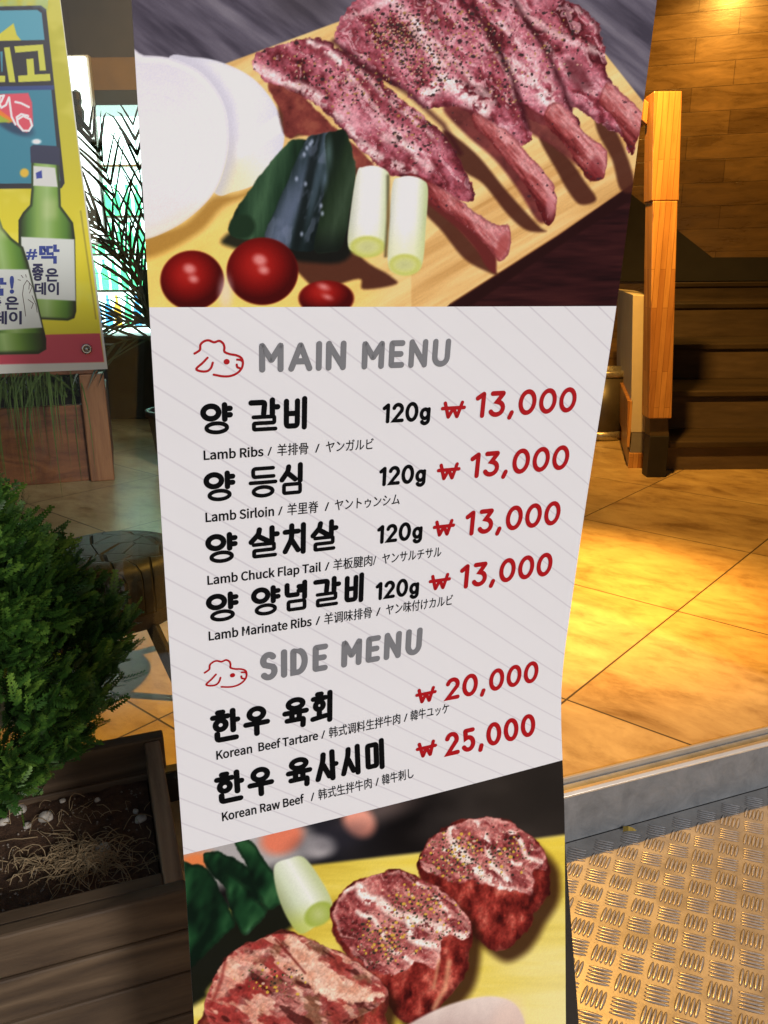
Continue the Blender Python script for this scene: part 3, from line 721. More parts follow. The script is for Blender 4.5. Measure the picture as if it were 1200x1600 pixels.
def grid_mesh(name, co, nx, ny):
    """co: (ny*nx, 3) vertices, row by row"""
    me = bpy.data.meshes.new(name); n = nx*ny
    i = (np.arange(ny-1)[:, None]*nx+np.arange(nx-1)[None]).ravel()
    q = np.stack([i, i+1, i+nx+1, i+nx], 1).astype(np.int32)
    me.vertices.add(n); me.vertices.foreach_set('co', co.astype(np.float32).ravel())
    me.loops.add(q.size); me.loops.foreach_set('vertex_index', q.ravel())
    me.polygons.add(len(q)); me.polygons.foreach_set('loop_start', (np.arange(len(q))*4).astype(np.int32)); me.polygons.foreach_set('loop_total', np.full(len(q), 4, np.int32))
    me.update(calc_edges=True); me.polygons.foreach_set('use_smooth', np.ones(len(q), bool)); return me

# ================================================================== THE MENU BANNER
BO = np.array([0, .97175, 0]); BY = R(22); BX = np.array([math.cos(BY), math.sin(BY), 0]); BN = np.array([BX[1], -BX[0], 0])   # BN faces the street
ZL = [0, .1, .4563, .7345, .8632, 1.1568, 1.4195, 1.5691, 1.7049, 1.87]
SL = [-.309, -.306, -.2905, -.2832, -.2812, -.2738, -.2655, -.2605, -.2565, -.2515]
ZR = [0, .1, .1782, .6347, .7214, .8246, .8786, 1.1257, 1.4097, 1.7677, 1.87]
SR = [.352, .344, .3367, .3068, .2972, .2868, .2855, .306, .3352, .3641, .372]
def smooth_tab(z, a):
    zz = np.linspace(0, 1.87, 200); v = np.interp(zz, z, a)
    k = np.ones(13)/13; vp = np.pad(v, 6, mode='reflect', reflect_type='odd'); return zz, np.convolve(vp, k, 'valid')
_l, _r = smooth_tab(ZL, SL), smooth_tab(ZR, SR)
def edgeL(z): return np.interp(z, *_l)
def edgeR(z): return np.interp(z, *_r)
TILT0, TILT1 = .0055, -.0115      # the print hangs a degree off level
def banner(u, T, off=0):
    """u 0..1 across the sheet, T height on the print -> world"""
    u = np.asarray(u, float); T = np.asarray(T, float)
    z = T+TILT0+TILT1*u; s = edgeL(z)+(edgeR(z)-edgeL(z))*u
    o = off + .004*np.sin(np.pi*np.clip(u, 0, 1)) + .002*np.sin(T*5+1)*u
    return BO+s[..., None]*BX+np.stack([0*z, 0*z, z], -1)+np.asarray(o)[..., None]*BN
# drawing units of the artwork  <->  metres on the sheet
HB = np.array([[0.0006287667688088247, -5.4871644625547776e-06, -0.37287032971523726], [-0.00035849524132008925, -0.0008029718590013557, 1.693129068144896], [-0.00024387388976804508, -0.00016827367746315985, 1.0]]); HBI = np.linalg.inv(HB)
def art_to_uT(x, y):
    q = HB@np.array([x, y, 1.]); s, z = q[0]/q[2], q[1]/q[2]
    u = (s-edgeL(z))/(edgeR(z)-edgeL(z)); return float(u), float(z-TILT0-TILT1*u)
def uT_to_art(u, T):
    z = T+TILT0+TILT1*u; s = edgeL(z)+(edgeR(z)-edgeL(z))*u
    q = HBI@np.stack([s, z, np.ones_like(z)]); return q[0]/q[2], q[1]/q[2]
KB = 1.28
T_TOP, T_A, T_B, T_BOT = 1.845, 1.4139, .7287, .1

bnr = empty('menu_banner', tuple(BO), BY)
tag(bnr, 'tall hanging menu banner with lamb photos, Korean dish names and red prices', 'banner')
vinyl, nt_, bs_ = mat_new('banner vinyl')
uv_ = N(nt_, 'UVMap'); uv_.uv_map = 'print'; sp_ = N(nt_, 'SeparateXYZ'); nt_.links.new(uv_.outputs[0], sp_.inputs[0])
m1_ = N(nt_, 'Math', operation='MULTIPLY_ADD'); nt_.links.new(sp_.outputs[0], m1_.inputs[0]); m1_.inputs[1].default_value = .70; nt_.links.new(sp_.outputs[1], m1_.inputs[2])
m2_ = N(nt_, 'Math', operation='PINGPONG'); m2_.inputs[1].default_value = .0185; nt_.links.new(m1_.outputs[0], m2_.inputs[0])
r_ = N(nt_, 'MapRange'); r_.inputs[1].default_value = .0004; r_.inputs[2].default_value = .0018; nt_.links.new(m2_.outputs[0], r_.inputs[0])
mx_ = N(nt_, 'Mix', data_type='RGBA'); nt_.links.new(r_.outputs[0], mx_.inputs[0]); mx_.inputs[6].default_value = (.655,.625,.655,1); mx_.inputs[7].default_value = (.79,.775,.785,1)
nt_.links.new(mx_.outputs[2], bs_.inputs['Base Color']); bs_.inputs['Roughness'].default_value = .5; bs_.inputs['Specular IOR Level'].default_value = .35
wv_ = noise(nt_, objcoord(nt_), 3.5, 3, .5); bump(nt_, bs_, wv_, .22, .03)
def sheet_patch(name, T0, T1, nx, ny, mat, off):
    u, T = np.meshgrid(np.linspace(0, 1, nx), np.linspace(T0, T1, ny)); u = u.ravel(); T = T.ravel()
    me = grid_mesh(name, banner(u, T, off), nx, ny)
    o = link(name, me, mat, bnr); return o, u, T
# white middle with its fine slanting lines
o, u, T = sheet_patch('menu_panel', T_B, T_A, 25, 40, vinyl, 0.)
uvl = o.data.uv_layers.new(name='print'); li = np.zeros(len(o.data.loops), np.int32); o.data.loops.foreach_get('vertex_index', li)
uvl.data.foreach_set('uv', np.stack([u[li]*.6, T[li]], 1).astype(np.float32).ravel())
# back of the sheet: grey-white vinyl 1 mm behind, and its hem
o, u, T = sheet_patch('sheet_back', T_BOT-.01, T_TOP+.005, 13, 60, simple('banner back vinyl', (.4,.4,.41), (.45,.45,.46), 5, .6), -.0012)
# easel that carries it
def BF(s, o, z): return Vector(tuple(BO+BX*s+BN*o))+Vector((0,0,z))
for sgn, s_top, s_bot, nm in ((1, .117, .368, 'easel_leg'), (-1, -.05, -.265, 'easel_leg')):
    MB().prism([BF(s_bot-.03,-.03,0), BF(s_bot+.03,-.03,0), BF(s_top+.03,-.03,1.8), BF(s_top-.03,-.03,1.8)], tuple(BN*.018)).build(nm, blackm, bnr, bevel=.002)
MB().prism([BF(.02,-.62,0), BF(.07,-.62,0), BF(.07,-.052,1.7), BF(.02,-.052,1.7)], tuple(BN*.018)).build('rear_leg', blackm, bnr)
MB().prism([BF(-.24,-.05,1.8), BF(.34,-.05,1.8), BF(.34,-.05,1.845), BF(-.24,-.05,1.845)], tuple(BN*.04)).build('top_rail', blackm, bnr)

# ---- lettering: strokes with round ends, as the print's rounded face has them
def arc(cx_, cy_, rx, ry, a0, a1, n=20): return [(cx_+rx*math.cos(R(a0+(a1-a0)*i/n)), cy_+ry*math.sin(R(a0+(a1-a0)*i/n))) for i in range(n+1)]
def ring(cx_, cy_, rx, ry): return arc(cx_, cy_, rx, ry, 90, 450, 36)
def ribbon(P, w_):
    """outline strips for a polyline of width w_ with round ends and joints -> verts, faces (2-D)"""
    P = [np.array(p, float) for p in P]; P = [P[0]]+[q for o_, q in zip(P[:-1], P[1:]) if np.hypot(*(q-o_)) > 1e-5]; vs = []; fs = []
    n = len(P); shut = np.hypot(*(P[0]-P[-1])) < 1e-6
    L = []
    for i in range(n):
        a = P[i-1] if i else (P[-2] if shut else None); b = P[i+1] if i < n-1 else (P[1] if shut else None)
        t = 0
        if a is not None: t = t+(P[i]-a)/max(1e-9, np.hypot(*(P[i]-a)))
        if b is not None: t = t+(b-P[i])/max(1e-9, np.hypot(*(b-P[i])))
        t = t/max(1e-9, np.hypot(*t)); nrm = np.array([-t[1], t[0]])
        k = 1
        if a is not None and b is not None:
            d1 = (b-P[i])/max(1e-9, np.hypot(*(b-P[i]))); k = 1/max(.5, abs(np.dot(np.array([-d1[1], d1[0]]), nrm)))
        L.append((P[i]+nrm*w_/2*k, P[i]-nrm*w_/2*k, t))
    for a, b, t in L: vs += [a, b]
    for i in range(n-1): fs.append((2*i, 2*i+1, 2*i+3, 2*i+2))
    if not shut:
        for i, sg in ((0, -1), (n-1, 1)):
            t = L[i][2]*sg; nrm = np.array([-t[1], t[0]]); b0 = len(vs); m_ = 8
            for k in range(m_+1):
                q = math.pi*k/m_-math.pi/2; vs.append(P[i]+(t*math.cos(q)+nrm*math.sin(q))*w_/2)
            fs.append(tuple(range(b0, b0+m_+1)))
    return vs, fs
def corner(*P, r_=.06):
    """polyline whose corners are rounded a little"""
    out = [P[0]]
    for a, b, c in zip(P[:-2], P[1:-1], P[2:]):
        a, b, c = map(np.array, (a, b, c)); d1 = a-b; d2 = c-b; l1, l2 = np.hypot(*d1), np.hypot(*d2); k = min(r_, l1*.45, l2*.45)
        p, q = b+d1/l1*k, b+d2/l2*k
        for i in range(6): t = i/5; out.append(tuple((1-t)**2*p+2*t*(1-t)*b+t*t*q))
    out.append(P[-1]); return out
def rect(x0, y0, x1, y1, r_=.07): 
    m_ = ((x0+x1)/2, y0); return corner(m_, (x1,y0), (x1,y1), (x0,y1), (x0,y0), m_, r_=r_)
class Thin(list): wf = .74
RIEUL = lambda y=.0: Thin(corner((.12,.43+y),(.86,.43+y),(.86,.215+y),(.13,.215+y),(.13,.0+y),(.9,.0+y), r_=.05))
AH = lambda lo=.46: [[(.79,1.0),(.79,lo)], [(.79,(1+lo)/2),(.98,(1+lo)/2)]]
YA = lambda lo=.46: [[(.79,1.0),(.79,lo)], [(.79,.86),(.98,.86)], [(.79,.62),(.98,.62)]]
SIOT = lambda lo, ap=.97: [corner((.33,ap),(.30,ap-.16),(.03,lo), r_=.1), [(.33,ap-.26),(.63,lo)]]
HAN = {
 '양': [ring(.31,.735,.27,.235)]+YA()+[Thin(ring(.5,.15,.36,.17))],
 '갈': [corner((.04,.93),(.52,.93),(.48,.54), r_=.09)]+AH(.52)+[RIEUL()],
 '비': [corner((.07,.93),(.07,.06),(.56,.06),(.56,.93), r_=.12), [(.07,.5),(.56,.5)], [(.88,1.0),(.88,.0)]],
 '등': [Thin(corner((.9,.98),(.11,.98),(.11,.68),(.92,.68), r_=.1)), Thin([(.0,.47),(1.0,.47)]), Thin(ring(.5,.14,.38,.16))],
 '심': SIOT(.5)+[[(.86,1.02),(.86,.44)], Thin(rect(.12,.0,.86,.32))],
 '살': SIOT(.54)+AH(.52)+[RIEUL()],
 '치': [[(.34,1.0),(.34,.80)], [(.04,.78),(.64,.78)], corner((.34,.76),(.33,.5),(.04,.06), r_=.15), [(.35,.46),(.64,.08)], [(.88,1.0),(.88,.0)]],
 '념': [corner((.06,.95),(.06,.56),(.52,.56), r_=.12), [(.86,1.0),(.86,.43)], [(.6,.86),(.86,.86)], [(.6,.70),(.86,.70)], Thin(rect(.12,.0,.86,.31))],
 '한': [[(.22,1.0),(.40,1.0)], [(.02,.84),(.60,.84)], ring(.31,.55,.20,.16)]+[[(.80,1.0),(.80,.30)], [(.80,.66),(.98,.66)]]+[corner((.16,.24),(.16,.02),(.9,.02), r_=.1)],
 '우': [ring(.5,.77,.33,.2), [(.0,.40),(1.0,.40)], [(.5,.40),(.5,.0)]],
 '육': [ring(.5,.82,.34,.155), [(.0,.52),(1.0,.52)], [(.32,.50),(.32,.36)], [(.67,.50),(.67,.36)], corner((.1,.24),(.86,.24),(.84,.0), r_=.06)],
 '회': [[(.25,1.0),(.43,1.0)], [(.03,.85),(.65,.85)], ring(.34,.59,.2,.14), [(.34,.42),(.34,.2)], [(.0,.12),(.70,.18)], [(.9,1.0),(.9,.0)]],
 '사': [corner((.34,.95),(.32,.72),(.03,.06), r_=.15), [(.34,.55),(.63,.10)], [(.80,1.0),(.80,.0)], [(.80,.52),(.99,.52)]],
 '시': [corner((.34,.95),(.32,.72),(.03,.06), r_=.15), [(.34,.55),(.63,.10)], [(.88,1.0),(.88,.0)]],
 '미': [rect(.07,.10,.56,.90), [(.88,1.0),(.88,.0)]],
}
def G(w_, *st): return (w_, list(st))
LAT = {   # width, strokes (height 1)
 '1': G(.42, corner((.02,.80),(.32,.98),(.32,.0), r_=.03)),
 '2': G(.62, arc(.30,.71,.27,.27,165,-25,14)+[(.04,.02),(.60,.02)]),
 '3': G(.60, corner((.04,.98),(.54,.98),(.27,.60), r_=.05)[:-1]+[(.27,.60)]+arc(.27,.30,.29,.29,80,-150,16)[1:]),
 '5': G(.60, corner((.54,.98),(.12,.98),(.07,.56), r_=.04)[:-1]+arc(.27,.32,.29,.31,118,-150,18)),
 '0': G(.68, ring(.33,.5,.31,.49)),
 ',': G(.30, [(.18,.06),(.05,-.16)]),
 'g': G(.58, ring(.27,.34,.25,.28), [(.53,.62),(.53,-.02)]+arc(.29,-.03,.24,.22,0,-150,12)),
 'M': G(.84, corner((.05,0),(.05,.97),(.40,.38),(.75,.97),(.75,0), r_=.04)),
 'A': G(.80, corner((.03,0),(.39,.97),(.75,0), r_=.04), [(.17,.30),(.61,.30)]),
 'I': G(.24, [(.08,0),(.08,1)]),
 'N': G(.76, [(.05,0),(.05,1)], [(.05,.98),(.65,.02)], [(.65,0),(.65,1)]),
 'E': G(.62, corner((.54,.97),(.05,.97),(.05,.02),(.54,.02), r_=.05), [(.05,.5),(.48,.5)]),
 'U': G(.76, [(.05,1),(.05,.33)]+arc(.34,.33,.29,.32,180,360,14)+[(.63,1)]),
 'S': G(.66, arc(.30,.74,.26,.25,35,225,14)+[(.32,.50)]+arc(.30,.26,.28,.26,45,-145,14)),
 'D': G(.72, corner((.05,.02),(.05,.97),(.28,.97), r_=.05)+arc(.26,.495,.34,.475,88,-88,16)+[(.05,.02)]),
 '₩': G(.84, corner((.06,.94),(.23,.06),(.42,.62),(.60,.06),(.78,.94), r_=.05), [(-.04,.62),(.88,.62)]),
 ' ': G(.34),
}
INK = simple('black ink', (.004,.004,.0045), None, 5, .6, spec=.03); RED = simple('red ink', (.40,.004,.008), (.42,.006,.01), 5, .5, spec=.15); GREY = simple('grey ink', (.19,.19,.20), (.20,.20,.21), 5, .5, spec=.15)
class Line:
    """one line of print: strokes in (along 0..1, height in metres), laid on the sheet between two ends"""
    def __init__(s, x0, y0, x1, h):
        u0, s.T = art_to_uT(x0, y0); s.u0 = u0
        lo = .3
        # far end of the line at the same print height
        a, b = u0, 1.2
        for _ in range(40):
            m_ = (a+b)/2; X_, _y = uT_to_art(np.array([m_]), np.array([s.T])); (a, b) = (m_, b) if X_[0] < x1 else (a, m_)
        s.u1 = (a+b)/2; s.h = art_to_uT(x0, y0-h)[1]-s.T
        s.vs = []; s.fs = []; s.k = 0
    def put(s, vs, fs, off=None):
        b = len(s.vs); s.k += 1; o = .0005+.00003*(s.k % 9) if off is None else off
        V = np.array(vs); U = s.u0+(s.u1-s.u0)*V[:, 0]; P = banner(U, s.T+V[:, 1]*s.h, np.full(len(V), o))
        s.vs += [tuple(p) for p in P]; s.fs += [tuple(b+i for i in f) for f in fs]
    def strokes(s, items, total, wt):
        """items: (x, y, sx, sy, strokes); total: width of the whole line in glyph heights"""
        asp = (s.u1-s.u0)*float(edgeR(s.T)-edgeL(s.T))/s.h
        for (x, y, sx, sy, st) in items:
            f = asp/total; wd = sx[1]*f if isinstance(sx, tuple) else sx*f; ux = sx[1] if isinstance(sx, tuple) else 1
            for P in st:
                Q = [(x*f+wt/2+px/ux*(wd-wt), y+wt/2+py*(sy-wt)) for px, py in P]
                V, F = ribbon(Q, wt*getattr(P, 'wf', 1)); V = [(v[0]/asp, v[1]) for v in V]
                s.put(V, F)
    def build(s, name, mat):
        me = bpy.data.meshes.new(name); me.from_pydata(s.vs, [], s.fs); return link(name, me, mat, bnr)
def latin(txt, x0, y0, x1, h, wt, mat, name, gap=.11):
    L = Line(x0, y0, x1, h); x = 0; it = []
    for ch in txt: w_, st_ = LAT[ch]; it.append((x, 0, (0, w_), 1, st_)); x += w_+(gap if ch != ' ' else 0)
    L.strokes(it, x-gap, wt); return L.build(name, mat)
def hangul(sylls, y0, h, wt, name='dish_name'):
    """sylls: (syllable, x0, x1, y drop) in drawing units"""
    xa = sylls[0][1]; xb = sylls[-1][2]; L = Line(xa, y0, xb, h); it = []
    for ch, a, b, sc in sylls: it.append(((a-xa)/(xb-xa), 0, (b-a)/(xb-xa), sc, HAN[ch]))
    L.strokes(it, 1, wt); return L.build(name, INK)

latin('MAIN MENU', 402, 582, 703, 48, .205, GREY, 'heading', .05)
latin('SIDE MENU', 405, 1064, 660, 45, .205, GREY, 'heading', .05)
hangul([('양',312,363,.92),('갈',384,436,1.0),('비',438,482,1.0)], 680, 55, .16)
hangul([('양',317,367,.92),('등',385,432,1.0),('심',433,476,1.0)], 785, 52, .16)
hangul([('양',320,370,.92),('살',384,434,1.0),('치',436,478,1.0),('살',480,527,1.0)], 882, 52, .16)
hangul([('양',321,371,.92),('양',387,434,.95),('념',437,479,1.0),('갈',482,529,1.0),('비',532,569,1.0)], 974, 50, .16)
hangul([('한',329,375,1.0),('우',378,419,.95),('육',438,480,1.0),('회',482,521,1.02)], 1163, 52, .16)
hangul([('한',336,381,1.0),('우',384,424,.95),('육',442,483,1.0),('사',486,525,1.02),('시',527,563,1.02),('미',566,603,1.04)], 1259, 51, .16)
for x0, y0, x1, h in ((595,661,669,31),(590,759,662,30),(587,849,657,29),(585,937,652,28)): latin('120g', x0-1, y0, x1+1, h+1, .19, INK, 'weight', .03)
for x0, y0, x1, h in ((686,656,722,31),(680,752,714,30),(674,840,706,29),(668,924,700,28),(648,1101,679,27),(650,1186,681,28)): latin('₩', x0, y0, x1, h, .19, RED, 'currency_mark')
for tx, x0, y0, x1, h in (('13,000',738,652,896,40),('13,000',730,746,885,39),('13,000',723,836,872,38),('13,000',715,919,860,37),('20,000',694,1094,840,34),('25,000',695,1181,837,36)): latin(tx, x0-1, y0+1, x1+1, h+2, .182, RED, 'price', .06)
# sheep's head mark, drawn in a 78 x 58 box
def sheep(x0, y0, x1, h):
    L = Line(x0, y0, x1, h); f = lambda P: [(px/78., (58-py)/58.) for px, py in P]
    asp = (L.u1-L.u0)*float(edgeR(L.T)-edgeL(L.T))/L.h
    def crv(P, n=5): 
        Q = [(p[0], p[1], 0) for p in P]; return [(v.x, v.y) for v in spline(Q, n)]
    S_ = [crv([(1,21),(8,17),(10,14),(11,7),(17,2),(24,1),(32,4),(40,2),(46,6),(48,12),(48,19),(56,23),(66,25),(74,29),(77,36),(75,46),(67,54),(56,58),(44,58),(30,55)]),
          crv([(21,28),(13,36),(3,45),(10,49),(20,49),(26,44),(29,36)]),
          crv([(68,32),(74,33),(77,36)]), crv([(67,40),(68,44),(72,46)])]
    for P in S_:
        Q = [(a*asp, b) for a, b in f(P)]; V, F = ribbon(Q, .062); L.put([(v[0]/asp, v[1]) for v in V], F)
    Q = [(a*asp, b) for a, b in f([(50.5,35),(51.5,35)])]; V, F = ribbon(Q, .15); L.put([(v[0]/asp, v[1]) for v in V], F)
    L.build('sheep_emblem', RED)
sheep(304, 589, 380, 58); sheep(320, 1079, 386, 45)
# small translations, in the fonts that come with Blender
FONT = None
try:
    import os
    FONT = bpy.data.fonts.load(os.path.join(bpy.utils.system_resource('DATAFILES'), 'fonts', 'Noto Sans CJK Regular.woff2'))
except Exception: FONT = None
def font_mesh(txt, fat=0):
    cu = bpy.data.curves.new('lettering', 'FONT'); cu.body = txt; cu.resolution_u = 4; cu.offset = fat
    if FONT and txt[0].isalpha() and ord(txt[0]) < 128: cu.font = FONT
    ob = bpy.data.objects.new('lettering', cu); COL.objects.link(ob); dg = bpy.context.evaluated_depsgraph_get(); dg.update()
    me = ob.evaluated_get(dg).to_mesh(); V = np.array([v.co[:2] for v in me.vertices]); F = [tuple(p.vertices) for p in me.polygons]
    ob.evaluated_get(dg).to_mesh_clear(); bpy.data.objects.remove(ob); bpy.data.curves.remove(cu); return V, F
CAP = font_mesh('H')[0][:, 1].max()
def small(parts, y0, xa, h):
    L = Line(xa, y0, parts[-1][2], h)
    X_, _ = uT_to_art(np.array([L.u0, L.u1]), np.array([L.T, L.T]))
    tot = parts[-1][2]-xa
    for txt, a, b in parts:
        V, F = font_mesh(txt, .009 if ord(txt[0]) < 128 and txt != '/' else .007)
        lo, hi = V[:, 0].min(), V[:, 0].max()
        # text height: latin capitals reach the cap line, CJK a little higher
        if txt[0].isalpha() and ord(txt[0]) < 128: V[:, 1] *= .72/CAP
        k = 1/.72; sh = 1.0 if txt == '/' or ord(txt[0]) < 128 else 1.08
        L.put(np.stack([(a-xa)/tot+(V[:, 0]-lo)/(hi-lo)*(b-a)/tot, V[:, 1]*k*sh-(.0 if sh == 1 else .02)], 1), F, .0006)
    L.build('translation', INK)
small([('Lamb Ribs',318,406),('/',412,419),('羊排骨',427,475),('/',486,493),('ヤンガルビ',503,581)], 718, 318, 14)
small([('Lamb Sirloin',321,421),('/',427,434),('羊里脊',441,489),('/',499,506),('ヤントゥンシム',515,622)], 815, 321, 14)
small([('Lamb Chuck Flap Tail',324,490),('/',496,503),('羊板腱肉/',509,577),('ヤンサルチサル',587,687)], 913, 324, 13.5)
small([('Lamb Marinate Ribs',326,475),('/',481,488),('羊调味排骨',494,569),('/',576,583),('ヤン味付けカルビ',592,705)], 1000, 326, 13.5)
small([('Korean  Beef Tartare',338,486),('/',491,497),('韩式调料生拌牛肉',503,617),('/',623,629),('韓牛ユッケ',634,700)], 1186, 338, 13)
small([('Korean Raw Beef',347,468),('/',478,484),('韩式生拌牛肉',490,575),('/',581,587),('韓牛刺し',592,645)], 1282, 347, 13)

# ---- the two printed food photographs
printm = vcol('printed vinyl', .6, .04)
def meat(A, d, al, seed, dark=0., pink=0.):
    """raw lamb: muscle drawn out along angle al with creamy fat seams"""
    ca, sa = math.cos(R(al)), math.sin(R(al)); a = A.X*ca+A.Y*sa; b = -A.X*sa+A.Y*ca
    w1 = fbm(A.X/38, A.Y/38, 3, seed)-.5; w2 = fbm(A.X/38, A.Y/38, 3, seed+4)-.5
    n1 = fbm(a/46+w1*3.2, b/15+w2*3.2, 4, seed+1); n2 = fbm(a/16+w1, b/9+w2, 4, seed+2); n3 = fbm(A.X/5, A.Y/5, 3, seed+3)
    c = A.mix(.5+(n2-.5)*1.7+(n3-.5)*.5, (98,32,38), (144,66,72), (172,94,100), (204,138,142))
    fat = sst(.55, .66, n1+.10*(n3-.5)); c2 = A.mix(.5+(n3-.5)*1.8, (205,150,152), (226,186,186), (238,212,208))
    c = c*(1-.8*fat[:, None])+c2*.8*fat[:, None]
    dk = sst(.40, .28, n1)*.75; c = c*(1-dk[:, None])+np.array((84,22,34))/255.*dk[:, None]
    if dark: c = c*(1-dark)+c*c*dark*.6
    return np.clip(c, 0, 1)
def top_photo(A):
    X, Y = A.X, A.Y
    st_ = fbm((X*.8+Y)*.006, (X-Y*1.3)*.035, 4, 2); A.fill((86,80,92)); A.c = A.mix(.5+(st_-.5)*1.9, (60,55,66), (88,82,94), (112,106,116))
    A.lay(sst(560, 470, X)*sst(20, -30, Y+0*X)*.3, (70,62,70)); A.lay(sst(380, 460, X)*sst(560, 500, X)*sst(60, 10, Y)*.5, (66,60,64))
    # dark table under the board, bottom right
    A.shape([(660,500),(1040,240),(1080,520)], A.mix(fbm(X/70, Y/8, 3, 8), (20,6,8), (44,17,18), (62,28,26)), 2, False)
    # cutting board
    gr_ = fbm((X*.86-Y*.5)*.004, (X*.5+Y*.86)*.06, 4, 3)
    wood_ = A.mix(.5+(gr_-.5)*1.8, (204,162,100), (222,186,122), (232,202,144))
    wood_ = wood_*(1-.0)+0
    d = A.shape([(150,230),(352,100),(520,38),(800,-60),(925,60),(1012,168),(1060,225),(985,288),(868,368),(700,474),(660,520),(150,520)], wood_, 1.6, False)
    A.lay(sst(330, 480, Y+.15*X)*sst(640, 420, X)*.75, A.mix(fbm(X/60, Y/60, 3, 5), (226,176,70), (236,200,104), (226,180,96)))
    A.lay(sst(430, 300, Y)*sst(440, 380, X)*sst(250, 330, Y)*.45, (240,206,120))
    # nearer strip of the board, past a joint
    A.shape([(640,395),(700,345),(800,290),(900,235),(1020,168),(1060,225),(985,288),(868,368),(700,474),(640,520)], A.mix(.5+(gr_-.5)*2.2, (178,130,72), (204,158,96), (220,182,120)), 1.8, False, op=.75)
    A.shape([(720,345),(800,297),(880,255),(960,213),(1000,190),(1010,200),(900,258),(760,335)], (186,134,74), 5, op=.45)
    A.line([(702,474),(868,368),(985,288),(1050,235)], 3, (150,98,50), 1.5, .5)
    A.shape([(690,486),(702,476),(868,371),(985,291),(1060,240),(1060,262),(985,312),(860,392),(730,480)], (34,12,12), 2.5, False)
    A.shape([(235,480),(232,380),(300,350),(420,300),(540,340),(560,480)], (240,196,98), 30, op=.45)
    # shadows of the radish
    A.shape([(225,372),(288,350),(332,308),(372,304),(412,284),(405,300),(350,322),(315,360),(262,392),(226,402)], (150,106,42), 8, op=.8)
    # radish slices
    soft_ = fbm(X/50, Y/50, 3, 12)-.5
    d = A.sd([(262,94),(300,90),(345,98),(395,124),(430,168),(443,215),(428,262),(398,288),(362,300),(336,302),(300,250),(270,180)]); k = sst(1.6, -1.6, d)
    A.lay(k, A.mix((X-300)/150+.3*soft_, (212,210,220), (222,220,228), (206,204,216))); A.lay(k*sst(-10, 0, d)*.4, (196,194,206))
    A.lay(k*sst(200, 290, Y-.45*(X-380))*.85, A.mix((X-340)/100+.3*soft_, (214,206,160), (224,216,180), (232,226,204)))
    A.lay(k*sst(196, 204, Y+.66*(X-418)+8)*sst(234, 214, Y+.66*(X-418)+8)*sst(360,380,X)*.8, (240,238,242))
    dF = A.sd([(180,86),(225,87),(268,92),(315,116),(347,160),(356,210),(350,260),(330,306),(290,344),(250,366),(218,375),(180,376)])
    A.lay(k*sst(0, 2, dF)*sst(26, 2, dF)*.7, (186,182,196))
    kF = sst(1.6, -1.6, dF); A.lay(kF, A.mix((Y-86)/290+.25*soft_, (210,206,216), (219,216,224), (220,216,222), (216,208,204)))
    A.lay(kF*sst(-16, -2, dF)*sst(-1, -5, dF)*.55, (232,230,236)); A.lay(kF*sst(-5, 0, dF)*.45, (198,192,200)); A.lay(kF*sst(-26, 0, dF)*sst(270, 350, Y)*.5, (212,200,168))
    for rr in (60, 84, 108, 128): A.lay(kF*sst(1.5, .3, abs(np.hypot((X-232)*1.02, (Y-236)*.94)-rr))*.10, (190,186,200))
    # shadows the meat and vegetables throw on the board
    for P, op in (([(665,300),(700,340),(742,388),(775,428),(757,424),(722,404),(688,362),(660,330)], .9), ([(690,205),(740,240),(790,300),(838,352),(850,362),(820,360),(790,335),(752,288),(715,262)], .92),
                  ([(840,215),(880,240),(912,284),(930,312),(905,320),(886,300),(868,268)], .92), ([(930,150),(962,205),(985,262),(990,298),(968,296),(955,250),(930,200)], .9),
                  ([(440,392),(470,380),(540,330),(560,398),(606,430),(616,444),(566,452),(558,436),(500,452),(478,440)], .93), ([(435,150),(480,175),(530,210),(580,260),(560,280),(500,210),(446,214)], .88)):
        A.shape(P, (66,30,22), 3.5, op=op)
    # chops, far one first
    def grain(k, seed):
        g = .55*(vn(X/2.1, Y/2.1, seed)-.5)+.6*(vn(X/4.3, Y/3.6, seed+2)-.5)+.5*(fbm((X+Y)/14, (X-Y)/5, 3, seed+5)-.5)
        A.c = A.c*(1+.34*g*k)[:, None]; A.lay(k*sst(.80, .9, vn(X/3.4, Y/3.4, seed+9))*sst(.5,.7,fbm(X/30,Y/30,2,seed+8))*.35, (224,184,190))
    def seams(k, lines, seed):
        for P, wd, op in lines:
            P = spline([(p[0], p[1], 0) for p in P], 6); P = [(v.x+5*(vn(np.array(v.x*.07), np.array(v.y*.07), seed)-.5), v.y) for v in P]
            c0 = A.c.copy(); A.line(P, wd, A.mix(.3+fbm(X/7, Y/7, 3, seed), (196,140,146), (232,196,198), (242,218,214)), wd*.35+1, op)
            kk = (k*sst(.30, .52, fbm(X/11, Y/11, 3, seed+3)))[:, None]; A.c = c0*(1-kk)+A.c*kk
    def chop(P, al, seed, lines=(), dark=0., top=(0, 0)):
        d = A.sd(P, warp=6, wf=.09, ws=seed); k = sst(1.5, -1.5, d)
        ca, sa = math.cos(R(al)), math.sin(R(al)); al_ = X*ca+Y*sa; b = -X*sa+Y*ca
        w1 = fbm(X/30, Y/30, 3, seed)-.5; w2 = fbm(X/30, Y/30, 3, seed+4)-.5
        n1 = fbm(al_/70+w1*1.6, b/26+w2*1.6, 3, seed+1); n2 = fbm(al_/22+w1, b/10+w2, 4, seed+2); n3 = fbm(X/6, Y/6, 3, seed+3)
        t = .52+(n1-.5)*1.5+(n2-.5)*.7+(n3-.5)*.4-dark
        A.lay(k, A.mix(t, (68,20,26), (114,44,52), (150,74,86), (176,104,116), (202,140,150)))
